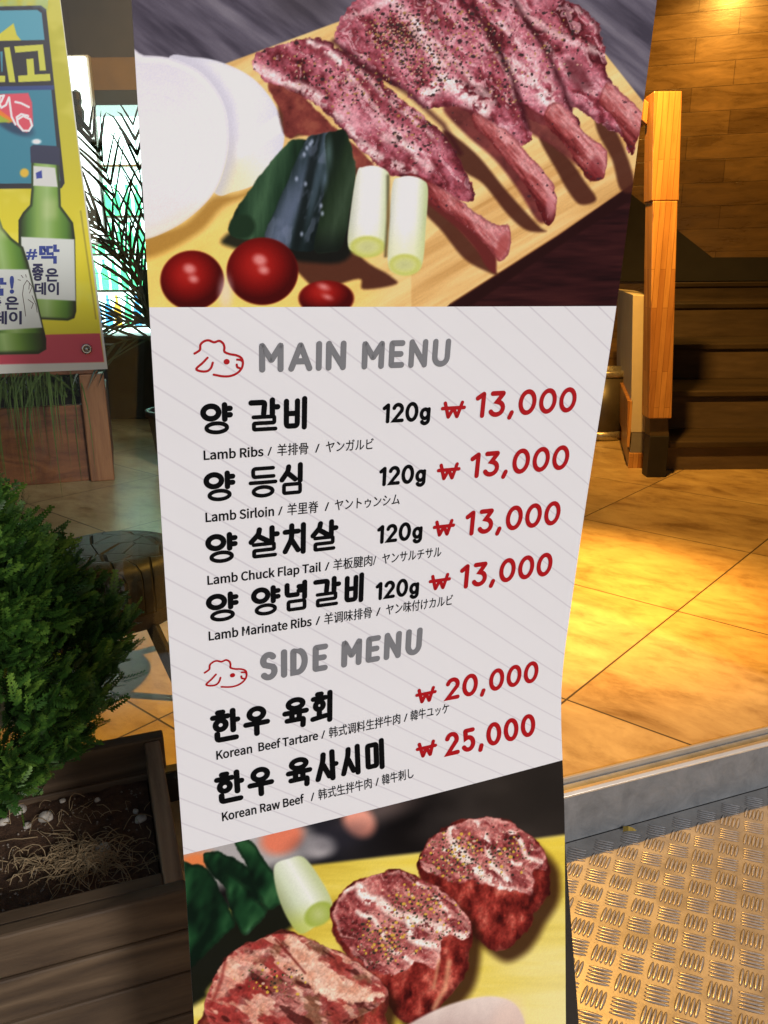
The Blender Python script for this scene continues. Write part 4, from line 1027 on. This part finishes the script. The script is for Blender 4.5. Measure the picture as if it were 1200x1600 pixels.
        m2 = sst(.60, .68, fbm(al_/30+w1*4, b/9+w2*4, 4, seed+7)); A.lay(k*m2*.55, A.mix(n3, (200,148,156), (232,196,200)))
        seams(k, lines, seed)
        A.lay(k*sst(-12, 0, d)*sst(.35, .6, fbm(X/40, Y/40, 2, seed+6))*.85, (66,16,24)); grain(k, seed)
        return d, k
    def bone(P, seed, al=48, side=1):
        d = A.sd(P, warp=3, wf=.1, ws=seed); k = sst(1.5, -1.5, d); ca, sa = math.cos(R(al)), math.sin(R(al)); b = -X*sa+Y*ca
        on = k > .5; mid, hw = (np.median(b[on]), max(4, np.std(b[on])*1.7)) if on.any() else (0, 10)
        t = (b-mid)/hw; n = fbm((X*ca+Y*sa)/30, b/6, 4, seed)
        A.lay(k, A.mix(.5-.42*t+(n-.5)*.8, (80,22,24), (120,46,46), (160,82,82), (200,138,138), (184,110,112))); A.lay(k*sst(-5, 0, d)*.4, (70,16,20)); grain(k*.7, seed); return d
    FA_, FB_ = .85, .7
    chop([(770,-20),(850,-10),(905,12),(934,40),(944,84),(950,118),(975,150),(1002,178),(1012,190),(996,216),(985,240),(974,215),(930,188),(885,160),(850,150),(812,90),(780,30)], 50, 21,
         [([(790,-10),(830,30),(880,60),(930,80)], 12, .6), ([(900,14),(934,44),(944,90),(958,126)], 9, .7), ([(850,70),(880,110),(930,150)], 8, .5)], .12)
    A.shape([(880,95),(905,100),(925,135),(900,140)], (84,30,36), 6, op=.7); A.shape([(795,20),(830,50),(820,70),(800,50)], (82,30,38), 6, op=.7)
    bone([(948,130),(975,150),(1003,178),(996,214),(986,243),(976,220),(958,185),(935,160)], 31)
    chop([(640,-30),(760,-20),(810,30),(850,78),(872,120),(892,172),(905,196),(880,208),(845,195),(800,170),(770,140),(720,80)], 52, 41,
         [([(740,-10),(790,50),(830,100),(870,150)], 9, .6), ([(770,110),(800,104),(830,130),(860,166)], 22, .85), ([(700,10),(750,60),(790,100)], 10, .5)], .02)
    A.shape([(795,160),(840,178),(890,214),(930,268),(905,262),(860,228),(815,200)], A.mix(fbm(X/16, Y/16, 3, 44), (70,24,28), (128,56,56)), 4, op=.9)
    bone([(868,160),(892,178),(912,208),(943,232),(946,262),(938,280),(920,282),(904,262),(880,226),(852,196),(850,176)], 51)
    chop([(522,62),(545,14),(590,-20),(690,-26),(740,30),(786,92),(806,150),(826,206),(822,222),(795,222),(745,190),(702,168),(660,170),(625,140),(570,110)], 50, 61,
         [([(600,-10),(660,50),(720,110),(770,160)], 10, .55), ([(640,40),(690,110),(720,150)], 16, .7), ([(540,30),(590,10),(620,-10)], 10, .5), ([(664,150),(690,130),(730,150),(752,172)], 24, .9), ([(760,70),(790,110),(806,160)], 8, .6)], 0)
    A.shape([(690,172),(720,168),(760,190),(800,232),(838,290),(852,338),(838,346),(806,296),(770,250),(726,212)], A.mix(fbm(X/14, Y/14, 3, 46), (66,22,26), (120,48,50)), 4, op=.92)
    bone([(740,178),(790,206),(822,240),(848,270),(865,296),(866,330),(856,352),(844,340),(826,302),(796,262),(764,222),(738,196)], 71)
    chop([(393,96),(404,80),(445,68),(496,62),(532,80),(572,108),(620,150),(668,190),(700,222),(722,262),(738,302),(728,318),(690,300),(640,282),(600,270),(562,234),(520,190),(480,156),(430,140),(404,120)], 45, 81,
         [([(400,108),(440,126),(490,150),(530,192),(580,240),(640,270)], 14, .8), ([(480,66),(510,80),(530,100)], 10, .9), ([(520,90),(570,150),(610,200),(650,250)], 7, .6), ([(560,110),(620,170),(680,220)], 8, .55), ([(600,215),(640,232),(668,262)], 15, .6)], 0)
    A.shape([(418,132),(470,152),(510,190),(556,232),(580,262),(545,258),(510,220),(470,212),(446,214),(440,180)], A.mix(fbm(X/18, Y/18, 4, 33), (62,20,22), (118,52,46), (160,92,70)), 2.5, warp=4)
    A.shape([(640,284),(690,306),(735,340),(768,380),(772,424),(758,418),(742,392),(712,358),(676,328),(648,305)], (92,34,32), 3)
    bone([(640,272),(690,296),(735,328),(770,352),(792,352),(796,372),(790,398),(778,410),(764,392),(742,370),(706,340),(668,314),(642,292)], 91)
    A.oval(783, 384, 9, 20, (150,66,64), 4, 20, .8); A.oval(858, 322, 7, 18, (200,132,138), 4, 0, .6); A.oval(930, 262, 12, 16, (110,34,40), 4, 0, .6)
    for P in ([(520,66),(560,104),(590,116),(640,150),(690,196),(716,240)], [(735,10),(765,60),(790,100),(808,150),(822,200)], [(800,0),(824,40),(852,82),(876,132),(890,168)]):
        A.line(P, 8, (52,14,20), 5, .72)
    # pepper and herbs
    body = np.zeros(len(X))
    for cx_, cy_, rx, ry, wgt in ((625,55,60,50,1.3),(665,100,70,50,.9),(560,130,80,50,.5),(470,100,70,35,.3),(720,60,90,70,.5),(860,60,60,60,.3),(640,200,70,50,.3),(800,120,50,60,.35)):
        body = np.maximum(body, wgt*sst(1.2, .3, np.hypot((X-cx_)/rx, (Y-cy_)/ry)))
    red = (A.c[:, 0] > A.c[:, 1]*1.16+.0) & (Y < 330) & (A.c[:, 2] > A.c[:, 1]*.95)
    body = body*red
    A.specks(body, 11, .8, 1.2, 3.0, (46,34,34), 1, .9); A.specks(body, 8, .6, .8, 1.8, (58,40,38), 2, .85); A.specks(body, 10, .5, 1.0, 2.2, (158,120,66), 3, .8); A.specks(body, 7, .45, .7, 1.5, (214,176,150), 5, .7); A.specks(red*.16, 12, 1, .8, 2.0, (58,34,40), 6, .8)
    # cucumber / leek greens
    def green(P, c0, c1, c2, ax, ay, wd, seed):
        d = A.sd(P, warp=2); k = sst(1.8, -1.8, d); t = ((X-ax)*.95+(Y-ay)*.3)/wd+.25*(fbm(X/9, Y/60, 3, seed)-.5)
        A.lay(k, A.mix(t, c0, c1, c2, c1, c0)); return k
    A.shape([(352,368),(365,388),(420,396),(480,410),(545,400),(552,300),(470,300)], (12,16,14), 6, op=.9)
    green([(446,226),(460,218),(480,224),(470,270),(440,330),(415,372),(388,374),(360,368),(360,346),(380,310),(412,266)], (14,27,18), (28,50,33), (56,84,58), 350, 340, 90, 3)
    A.oval(378,354,20,19, (26,44,28), 4); 
    k = green([(478,218),(495,212),(520,212),(512,270),(500,330),(490,390),(450,388),(414,374),(428,330),(455,268)], (14,22,22), (30,42,44), (58,70,82), 412, 330, 84, 7)
    A.lay(k*sst(26, 4, abs(X-448+.34*(Y-330)))*sst(250, 330, Y)*.6, (98,108,132)); A.lay(k*sst(12, 2, abs(X-478+.2*(Y-300)))*.8, (14,20,20)); A.lay(k*sst(9, 1, abs(X-497+.22*(Y-270)))*sst(370,300,Y)*.45, (84,100,116))
    A.lay(k*sst(.5, .7, fbm((X+.3*Y)/16, (Y-.2*X)/34, 3, 17))*.35, (116,124,146))
    k = green([(508,214),(522,206),(538,206),(549,240),(554,270),(545,330),(532,385),(508,395),(490,388),(500,330),(508,270)], (16,26,18), (30,44,28), (48,64,46), 492, 330, 70, 11)
    A.lay(k*sst(345, 400, Y)*.85, (12,16,14)); 
    for cx_, cy_ in ((486,222),(478,232),(474,242),(462,280),(476,288),(500,322),(502,334),(470,366),(483,226)): A.oval(cx_, cy_, 2.2, 3.2, (176,186,210), 2.4, 0, .7)
    A.oval(512,240,5,20,(96,120,120),6,0,.6); A.oval(506,280,4,14,(104,124,140),5,5,.6)
    # white leek pieces
    for P, ex_, ey_, er, col in (([(556,270),(565,262),(582,260),(600,266),(606,280),(602,330),(600,384),(585,394),(560,394),(542,384),(546,330)], 572, 386, (29,17), 0), ([(611,288),(622,278),(640,276),(658,282),(666,296),(663,350),(657,412),(640,428),(618,428),(604,412),(606,350)], 630, 414, (27,17), 1)):
        d = A.sd(P); k = sst(1.5, -1.5, d); t = (X-ex_+28+.06*(Y-330))/60; A.lay(k, A.mix(t, (176,180,160), (216,216,208), (230,230,228), (220,222,210), (178,188,140)))
        A.lay(k*sst(340, 400, Y)*.4, (206,208,140)); A.oval(ex_, ey_, er[0]-2, er[1], A.mix((np.hypot(X-ex_, (Y-ey_)*1.5))/30, (158,160,84), (190,192,110), (176,180,80)), 3)
        A.oval(ex_, ey_, er[0]-12, er[1]-8, (196,196,150), 5, 0, .6)
    A.line([(604,276),(604,340),(600,400)], 5, (60,50,30), 3, .7)
    # tomatoes
    for cx_, cy_, rx, ry in ((300,438,49,46),(409,424,55,52),(508,466,42,27)):
        d = A.oval(cx_, cy_, rx, ry, (120,18,14), 2.5); r2 = np.hypot((X-cx_+6)/rx, (Y-cy_+10)/ry); k = sst(2.5, -2.5, d)
        A.lay(k, A.mix(r2, (158,34,28), (142,22,18), (106,12,10), (62,6,6)))
        for ox, oy, rr in ((-4,-18,.16),(2,-2,.12)): A.oval(cx_+ox, cy_+oy, rx*rr*1.15, ry*rr*.95, (226,160,156), 5, 20, .7)
    A.oval(352,458,10,24,(212,196,196),8,0,.6)
    # soft grain of the print
    A.c = A.c*(1+.05*(vn(X*.9, Y*.9, 40)-.5)[:, None])
def low_photo(A):
    X, Y = A.X, A.Y
    A.c = A.mix(.5+1.5*(fbm(X/120, Y/90, 3, 3)-.5), (5,4,5), (16,13,13), (42,37,35))
    A.lay(sst(640, 800, X)*.45, (66,58,50)); A.lay(sst(640, 480, X)*sst(1370, 1330, Y)*.5, (52,52,62))
    A.shape([(280,1330),(380,1300),(470,1290),(500,1330),(440,1350),(280,1400)], (196,190,186), 14, op=.75)
    A.oval(440, 1308, 34, 24, (206,112,84), 9, -20); A.oval(300, 1350, 34, 18, (206,116,66), 9, -20); A.oval(560, 1282, 26, 22, (222,136,112), 9, 35); A.oval(500,1320,22,16,(228,220,216),9,0,.8)
    A.oval(520,1308,60,20,(38,36,44),12,-15,.5)
    A.oval(596, 1262, 50, 18, (190,160,150), 16, -18, .35)
    # yellow board
    yb = A.mix(.5+1.6*(fbm(X/200, Y/22, 4, 6)-.5)+.18*sst(1380,1600,Y), (184,158,52), (206,184,74), (216,198,112))
    A.shape([(400,1372),(484,1350),(600,1336),(760,1319),(900,1303),(1000,1292),(1000,1700),(240,1700),(240,1560),(330,1450)], yb, 4, False)
    A.lay(sst(700, 900, X)*sst(1330, 1600, Y)*.75, (214,204,150)); A.lay(sst(1420,1300,Y)*sst(560,620,X)*sst(1318,1330,Y+.115*(X-760))*.4,(224,192,50))
    # leaves, leek
    A.shape([(280,1500),(330,1450),(420,1400),(460,1440),(400,1480),(330,1540),(320,1560),(270,1580)], (10,12,10), 7, op=.95)
    def leaf(P, seed, hi):
        d = A.sd(P, warp=3); k = sst(1.8, -1.8, d); n = fbm((X+Y*.5)/34, (X*.8-Y)/80, 3, seed)
        A.lay(k, A.mix(n*1.6-.3, (8,22,13), (20,52,28), (44,84,48), hi)); A.lay(k*sst(-7, 0, d)*.6, (8,18,11)); return k
    leaf([(276,1360),(300,1350),(322,1356),(345,1392),(366,1440),(348,1462),(318,1492),(296,1512),(276,1520)], 4, (128,158,160))
    leaf([(318,1336),(340,1330),(372,1344),(412,1378),(420,1400),(396,1410),(360,1390),(330,1366)], 9, (74,128,60))
    leaf([(352,1368),(370,1372),(396,1400),(416,1424),(404,1440),(384,1460),(372,1448),(358,1410)], 14, (96,140,110))
    leaf([(368,1316),(392,1312),(420,1352),(440,1376),(446,1396),(430,1416),(414,1420),(402,1392),(384,1350)], 19, (110,150,120))
    d = A.sd([(428,1352),(450,1340),(474,1338),(500,1372),(518,1408),(512,1428),(490,1446),(468,1456),(448,1432),(432,1392)]); k = sst(2, -2, d)
    A.lay(k, A.mix(((X-430)+(Y-1400)*-.6)/80, (140,148,104), (188,196,168), (214,216,206), (176,184,140))); A.lay(k*sst(1400, 1450, Y+.3*(X-480))*.55, (176,184,60))
    A.oval(497, 1426, 24, 17, A.mix(np.hypot(X-497, Y-1426)/24, (170,178,112), (140,156,56)), 3, -35)
    # steaks
    SEAM = {131: [([(702,1296),(718,1326),(744,1358),(776,1382),(804,1390)], 15), ([(742,1282),(758,1308),(764,1346),(796,1372)], 9), ([(690,1330),(720,1340),(742,1362)], 6), ([(800,1300),(820,1330),(846,1346)], 7), ([(780,1330),(800,1350),(820,1352)], 5)],
            161: [([(566,1392),(606,1420),(650,1434),(700,1452),(726,1464)], 16), ([(640,1440),(648,1464),(690,1476),(716,1490)], 12), ([(536,1388),(562,1382),(574,1404)], 10), ([(560,1420),(590,1450),(610,1480),(640,1500)], 7), ([(650,1376),(680,1400),(700,1430)], 5)]}
    def steak(P, top, seed, side=(98,26,22), al=35, grey=0):
        d = A.sd(P, warp=5, wf=.07, ws=seed); k = sst(1.8, -1.8, d); sh = A.sd([(p[0]+14, p[1]+16) for p in P])
        A.lay(sst(10, -8, sh)*.85, (40,16,8))
        n = fbm(X/16, Y/26, 4, seed); A.lay(k, A.mix(n*1.7-.35, (46,9,9), side, (138,48,40), (184,96,80))); A.lay(k*sst(-14, 0, d)*.6, (48,10,10))
        dt = A.sd(top, warp=6, wf=.07, ws=seed+2); kt = sst(2.5, -2.5, dt)*k; 
        ca, sa = math.cos(R(al)), math.sin(R(al)); al_ = X*ca+Y*sa; b = -X*sa+Y*ca; w1 = fbm(X/24, Y/24, 3, seed+5)-.5; w2 = fbm(X/24, Y/24, 3, seed+6)-.5
        q1 = fbm(al_/34+w1*2, b/16+w2*2, 4, seed+7); q3 = fbm(X/5, Y/5, 3, seed+8)
        A.lay(kt, A.mix(.5+(q1-.5)*1.7+(q3-.5)*.6, (74,24,24), (124,52,52), (156,84,80), (190,126,118)))
        A.lay(kt*sst(.60, .70, fbm(al_/22+w1*3, b/9+w2*3, 4, seed+9))*.5, (212,162,150)); A.lay(kt*sst(-10, -1, dt)*sst(.45,.6,fbm(X/20, Y/20, 3, seed+9))*.6, (226,176,164)); 
        for P, wd in ([(p, q) for p, q in SEAM.get(seed, [])]):
            P = spline([(x, y, 0) for x, y in P], 6); P = [(v.x+12*(vn(np.array(v.x*.06), np.array(v.y*.06), seed)-.5), v.y+10*(vn(np.array(v.y*.06), np.array(v.x*.06), seed+1)-.5)) for v in P]
            c0 = A.c.copy(); A.line(P, wd, A.mix(.2+fbm(X/6, Y/6, 3, 6), (190,134,120), (232,196,184), (242,222,212)), wd*.3+1, .95); kk = (kt*sst(.30,.46,fbm(X/9, Y/9, 3, seed+3)))[:, None]; A.c = c0*(1-kk)+A.c*kk
        g = .55*(vn(X/2.1, Y/2.1, seed)-.5)+.6*(vn(X/4.3, Y/3.6, seed+2)-.5)+.4*(fbm(X/10, Y/5, 3, seed+5)-.5)
        A.c = A.c*(1+.36*g*k)[:, None]; A.lay(kt*sst(.82, .92, vn(X/3.4, Y/3.4, seed+9))*.3, (226,186,176))
        if grey: A.lay(kt*grey, A.mix(fbm(X/15, Y/15, 3, seed+1), (120,72,60), (186,140,120)))
        return kt
    k1 = steak([(652,1352),(664,1318),(690,1294),(722,1280),(760,1277),(792,1282),(826,1306),(850,1330),(860,1352),(858,1392),(836,1428),(824,1450),(805,1472),(776,1484),(746,1466),(712,1434),(672,1396)],
               [(656,1352),(668,1316),(694,1294),(730,1280),(780,1278),(822,1300),(850,1332),(856,1356),(834,1362),(830,1396),(800,1392),(750,1376),(700,1372)], 131)
    k2 = steak([(516,1440),(522,1410),(548,1380),(584,1366),(618,1356),(650,1366),(700,1396),(730,1432),(736,1452),(728,1512),(706,1548),(660,1592),(624,1590),(600,1560),(560,1512),(530,1476)],
               [(520,1424),(550,1380),(616,1358),(652,1368),(702,1398),(732,1436),(728,1462),(690,1462),(684,1510),(648,1500),(620,1520),(580,1512),(544,1480)], 161)
    k3 = steak([(316,1580),(334,1530),(360,1490),(400,1468),(440,1452),(474,1462),(530,1486),(572,1512),(604,1546),(600,1580),(590,1640),(320,1660)],
               [(322,1570),(352,1496),(434,1456),(480,1466),(560,1500),(602,1546),(570,1580),(520,1600),(430,1606),(350,1620)], 191, (110,52,36), 20, .35)
    cream = A.mix(.2+fbm(X/12, Y/12, 4, 9), (160,92,72), (202,146,120), (232,196,174))
    A.lay(k3*sst(.42,.58,fbm(X/26, Y/20, 4, 61))*sst(470, 380, X)*.7, (150,44,40))
    A.lay(k3*sst(.45,.6,fbm(X/20, Y/16, 4, 62))*sst(360, 420, X)*.65, (104,70,46))
    rid = fbm((X*.8+Y*.5)/40, (Y*.8-X*.5)/17, 4, 77)
    A.lay(k3*.75*sst(.36,.6,fbm(X/34,Y/30,3,88)), A.mix(fbm(X/13, Y/13, 4, 89), (86,20,20), (140,44,40), (178,84,74))); A.lay(k3*sst(.58, .67, rid)*.75, cream); A.lay(k3*sst(.44, .35, rid)*.75, (58,16,14))
    for P, op in (([(446,1462),(470,1464),(506,1500),(530,1528),(572,1540),(600,1552),(566,1562),(520,1560),(482,1536),(452,1500)], .95), ([(350,1506),(384,1484),(420,1480),(400,1502),(380,1530),(340,1560),(330,1556)], .6)):
        d = A.sd(P, warp=10, wf=.1, ws=4); A.lay(op*sst(4, -4, d)*k3, cream)
    gg = .6*(vn(X/2.1, Y/2.1, 3)-.5)+.7*(vn(X/4.3, Y/3.6, 5)-.5); A.c = A.c*(1+.3*gg*k3)[:, None]
    A.line([(430,1466),(452,1490),(476,1518)], 4, (92,22,18), 2, .75); A.line([(352,1498),(346,1530),(330,1570)], 5, (110,24,22), 3, .6)
    A.lay(k3*sst(1560, 1610, Y)*sst(500,560,X)*.6, (60,24,16))
    A.line([(700,1500),(694,1540),(676,1572)], 7, (206,160,120), 4, .6); A.line([(684,1498),(676,1540)], 5, (190,140,104), 3, .6)
    pm_ = np.zeros(len(X))
    for cx_, cy_, rx, ry, wgt in ((715,1340,60,45,1.),(790,1330,45,40,.7),(600,1470,50,45,1.),(650,1410,60,40,.7),(690,1450,40,40,.4),(430,1530,60,30,.4)): pm_ = np.maximum(pm_, wgt*sst(1.2, .2, np.hypot((X-cx_)/rx, (Y-cy_)/ry)))
    pm_ = pm_*np.maximum(np.maximum(k1, k2), k3)
    A.specks(pm_, 9, .8, 1., 2.3, (40,36,30), 1, .9); A.specks(pm_, 8, .7, .8, 1.7, (70,76,40), 2, .8); A.specks(pm_, 11, .55, 1.2, 2.6, (196,158,60), 3, .9); A.specks(pm_, 12, .3, 1, 2, (226,200,170), 4, .7)
    # rolled end at the bottom edge
    d = A.shape([(596,1630),(622,1606),(680,1574),(740,1556),(782,1556),(808,1572),(820,1606),(816,1660),(600,1660)], A.mix((Y-1550)/90+.5*(fbm(X/30, Y/30, 3, 2)-.5), (212,196,186), (186,166,158), (150,120,116)), 3)
    A.oval(790,1600,24,40,(214,186,170),12,15,.5)
    A.c = A.c*(1+.05*(vn(X*.9, Y*.9, 40)-.5)[:, None])
for nm, T0, T1, nx, ny, fn, lab in (('printed_photo', T_A, T_TOP, 640, 420, top_photo, 'printed photo of raw lamb chops, radish, leek and tomatoes on a board'), ('printed_photo', T_BOT, T_B, 440, 520, low_photo, 'printed photo of three peppered raw beef steaks on a yellow board')):
    o, u, T = sheet_patch(nm, T0, T1, nx, ny, printm, .0)
    AX, AY = uT_to_art(u, T); A = Art(AX, AY); fn(A); set_print(o.data, albedo(A.c, KB)); o['label'] = lab

# ================================================================== THE DRINKS POSTER on the window
HP = np.array([[0.0013721070278581726, 5.505278947701229e-05, -1.1501448193610646], [-0.0003334897283688437, -0.0014061822348940822, 1.9538300993846511], [-0.0002230213552506888, -0.0001709191027658947, 1.0]]); HPI = np.linalg.inv(HP)
def pos_sz(x, y): q = HP@np.array([x, y, 1.]); return q[0]/q[2], q[1]/q[2]
PN = .352
def PF(s, z, off): return np.array(FO)+np.outer(s, np.array(FX))+np.outer(PN-np.asarray(off)*np.ones(len(s)), np.array(FN))+np.outer(z, (0,0,1.))
po = empty('drinks_poster', FA(-1.3,PN,1.6), R(20)); tag(po, 'yellow and teal drinks poster with green bottles stuck on the shop window', 'poster')
def poster_art(A):
    X, Y = A.X, A.Y
    A.c = A.mix(sst(60, 470, Y), (176,172,44), (196,186,44), (226,212,52)); A.lay(sst(.5,.7,fbm(X/60, Y/40, 3, 2))*.25, (236,228,140))
    R_ = lambda a, c, soft=1.: A.shape(a, c, soft, False)
    R_([(-120,12),(64,8),(72,14),(101,286),(96,294),(-120,296)], (34,36,48)); R_([(-120,18),(58,15),(65,20),(94,282),(88,286),(-120,287)], (76,148,168))
    R_([(-120,138),(80,138),(93,282),(88,286),(-120,287)], (50,124,146)); A.lay(sst(.5,.75,fbm(X/30, Y/30, 3, 7))*sst(140,60,Y)*.4*(X < 75), (130,186,200))
    R_([(-40,62),(-14,42),(0,52),(21,36),(26,54),(34,64),(34,70),(-40,70)], (196,190,60))
    # word panel: dark keyline, yellow-green letters
    R_([(-120,66),(70,62),(83,128),(80,136),(-120,134)], (34,34,44))
    R_([(-120,137),(84,133),(84,140),(-120,143)], (40,64,120))
    Yg = (190,192,70)
    # ko
    R_([(22,72),(67,69),(72,110),(62,110),(59,79),(24,82)], Yg, .8); R_([(41,92),(52,91),(54,116),(78,115),(79,126),(29,128),(28,118),(43,117)], Yg, .8)
    R_([(6,74),(15,73),(24,128),(14,128)], Yg, .8); R_([(-60,78),(-10,76),(-4,126),(-60,128)], Yg, .8); R_([(-60,90),(-22,89),(-19,115),(-60,116)], (34,34,44), .8); R_([(-30,118),(8,118),(8,128),(-30,128)], Yg, .8)
    R_([(-60,82),(4,80),(4,112),(-60,112)],(60,130,150),.8); R_([(-4,80),(0,80),(2,112),(-2,112)],(34,34,44),.8)
    # red sticker with white script
    A.oval(20, 192, 34, 14, (26,54,84), 4, 28, .9)
    R_([(-60,152),(-4,147),(44,145),(50,160),(52,196),(42,207),(34,204),(18,190),(-10,180),(-60,176)], (206,76,94), 1.6); R_([(-40,170),(0,172),(22,188),(14,192),(-10,184),(-40,180)], (226,120,40), 2); R_([(-40,178),(0,180),(18,190),(-6,192),(-40,186)], (150,170,50), 2)
    wl = (240,236,240)
    for P in ([(-8,172),(2,158),(6,149),(0,150),(-2,160),(2,168),(9,164),(14,152),(18,182),(24,194)], [(24,159),(33,161),(45,167)], [(44,181),(33,178),(26,183),(28,194),(36,204),(45,204),(50,196),(47,186),(36,181),(28,186)]): A.line(P, 3.2, wl, .9)
    A.oval(38,270,7,7,(214,176,60),2); A.oval(57,221,7,4,(230,236,240),2)
    # bottles
    def bottle(P, cap, neck, lab, x0, x1, sl, y_lab):
        d = A.sd(P, False); k = sst(1.2, -1.2, d); t = (X-x0-(Y-400)*sl)/(x1-x0)
        A.lay(k, A.mix(t, (20,34,18), (70,112,46), (128,164,82), (150,182,112), (110,152,62), (74,120,40), (22,36,20))); A.lay(k*sst(-6, -1, d)*.8, (18,28,18))
        A.shape(lab, (206,212,206), 1.2, False); A.shape(cap, (40,46,74), 1.2, False); A.shape(neck, (206,208,204), 1.2, False)
        A.lay(k*sst(y_lab-70, y_lab-50, Y)*sst(y_lab-20, y_lab-36, Y)*sst(.35,.5,t)*sst(.75,.6,t)*.4, (196,206,150))
        return k
    bottle([(49,228),(90,230),(94,296),(95,322),(104,334),(114,348),(117,372),(119,486),(116,497),(106,501),(62,499),(33,486),(29,380),(29,344),(36,332),(47,320),(49,296)], [(47,230),(52,226),(88,228),(93,232),(94,258),(48,254)], [(52,259),(86,262),(90,292),(52,290)], [(33,370),(116,374),(118,470),(34,466)], 28, 119, .0, 370)
    bottle([(-70,330),(-4,332),(4,356),(18,372),(36,386),(44,410),(72,530),(72,546),(60,553),(-70,556)], [(-200,0),(-199,0),(-199,1)], [(-200,0),(-199,0),(-199,1)], [(-70,420),(44,421),(66,512),(-70,520)], -40, 46, .19, 400)
    A.shape([(56,270),(65,266),(66,278),(57,279)], (48,64,150), .8, False)
    # band and margin at the foot, white rim
    R_([(-120,526),(20,524),(72,523),(156,521),(163,566),(-120,576)], (196,72,92), 1.2)
    k = A.sd([(-70,330),(-4,332),(4,356),(18,372),(36,386),(44,410),(72,530),(72,546),(60,553),(-70,556)], False)
    kk = sst(1, -1, k)*sst(519, 522, Y); t = (X+40-(Y-400)*.19)/86; A.lay(kk, A.mix(t, (96,140,60), (150,182,112), (110,152,62), (60,100,36), (22,36,20))); A.lay(kk*sst(-8, -1, k)*.8, (18,28,18))
    R_([(-120,572),(163,566),(90,-30),(100,-30),(170,580),(-120,590)], (206,208,200), 1.)
    A.line([(126,330),(136,400),(146,470),(150,498)], 2.5, (120,110,50), 1.2, .55)
px_ = np.linspace(-95, 0, 2)
s0, s1, z0, z1 = -1.42, -1.0215, 1.258, 2.08
nx, ny = 300, 560
ss, zz = np.meshgrid(np.linspace(s0, s1, nx), np.linspace(z0, z1, ny)); ss = ss.ravel(); zz = zz.ravel()
# the sheet's right edge runs slightly out of plumb
sl_ = -1.0425 + (zz-1.964)*(-.0215); ss = s0+(ss-s0)/(s1-s0)*(sl_-s0)
me = grid_mesh('sheet', PF(ss, zz, .0005+.0012*np.sin(ss*26)*0), nx, ny)
q = HPI@np.stack([ss, zz, np.ones_like(zz)]); A = Art(q[0]/q[2], q[1]/q[2]); poster_art(A); set_print(me, albedo(A.c, 1.18))
link('sheet', me, vcol('printed poster paper', .3, .5), po)
BLUE = simple('blue poster ink', (.03,.06,.30), None, 5, .45); NAVY = simple('navy poster ink', (.02,.022,.09), None, 5, .45)
def poster_text(txt, x0, y0, x1, y1, mat, slant=0, fat=.03):
    """lettering between baseline-left (x0,y0) and top-right (x1,y1) of the artwork"""
    V, F = font_mesh(txt, fat); lo = V.min(0); hi = V.max(0); t = (V-lo)/(hi-lo)
    P = np.array([pos_sz(x0+(x1-x0)*a+slant*(1-b)*0+slant*(-b), y0+(y1-y0)*b) for a, b in t])
    me = bpy.data.meshes.new('lettering'); me.from_pydata([tuple(p) for p in PF(P[:, 0], P[:, 1], .0011)], [], F); link('lettering', me, mat, po)
poster_text('#', 41, 406, 58, 389, BLUE); poster_text('딱', 61, 412, 93, 382, BLUE, 0, .035)
poster_text('좋', 50, 439, 68, 412, NAVY, 0, .035); poster_text('은', 71, 440, 91, 419, NAVY, 0, .035); poster_text('데이', 54, 461, 92, 441, NAVY, 0, .035)
poster_text('딱', -24, 462, 10, 434, BLUE, 0, .035); poster_text('!', 15, 459, 22, 431, BLUE, 0, .035)
poster_text('좋', -20, 484, 2, 464, NAVY, 0, .035); poster_text('은', 8, 484, 29, 463, NAVY, 0, .035); poster_text('데이', -10, 507, 34, 486, NAVY, 0, .035)
# pinching-fingers line drawing on the left bottle
def poster_line(pts, w_, mat):
    V, F = ribbon([(a, b) for a, b in pts], w_); P = np.array([pos_sz(*v) for v in V])
    me = bpy.data.meshes.new('drawing'); me.from_pydata([tuple(p) for p in PF(P[:, 0], P[:, 1], .0012)], [], F); link('drawing', me, mat, po)
LINE = simple('drawing ink', (.08,.05,.04), None, 5, .5)
for P in ([(40,494),(38,478),(35,460),(37,446),(42,438),(46,442),(45,452)], [(46,442),(50,448),(46,458)], [(44,468),(52,474),(49,482)], [(58,488),(56,476),(50,462)], [(32,438),(28,437)], [(36,434),(33,430)], [(41,433),(40,429)]): poster_line(P, 1.0, LINE)
# clear stand-off fixing at the corner
bs, bz = -1.066, 1.303
bp = np.array(FA(bs, PN-.003, bz)); fx = Vector(tuple(bp))
chrome = galv('fixing metal', (.5,.48,.44), (.62,.6,.56), .25, .9)
def disc(prof, c, name, par):
    mb = MB(); mb.lathe(prof, (0,0,0), 24); qq = (-FN).to_track_quat('Z','Y').to_matrix(); mb.v = [tuple(Vector(c)+qq@Vector(v)) for v in mb.v]
    return mb.build(name, chrome, par, smooth=True)
disc([(.001,0),(.0105,0),(.0112,.002),(.010,.005),(.007,.006),(.0065,.004),(.001,.004)], fx, 'fixing_bolt', po)
disc([(.0005,.0042),(.004,.0042),(.0042,.007),(.003,.0095),(.0005,.010)], fx, 'fixing_screw', po)
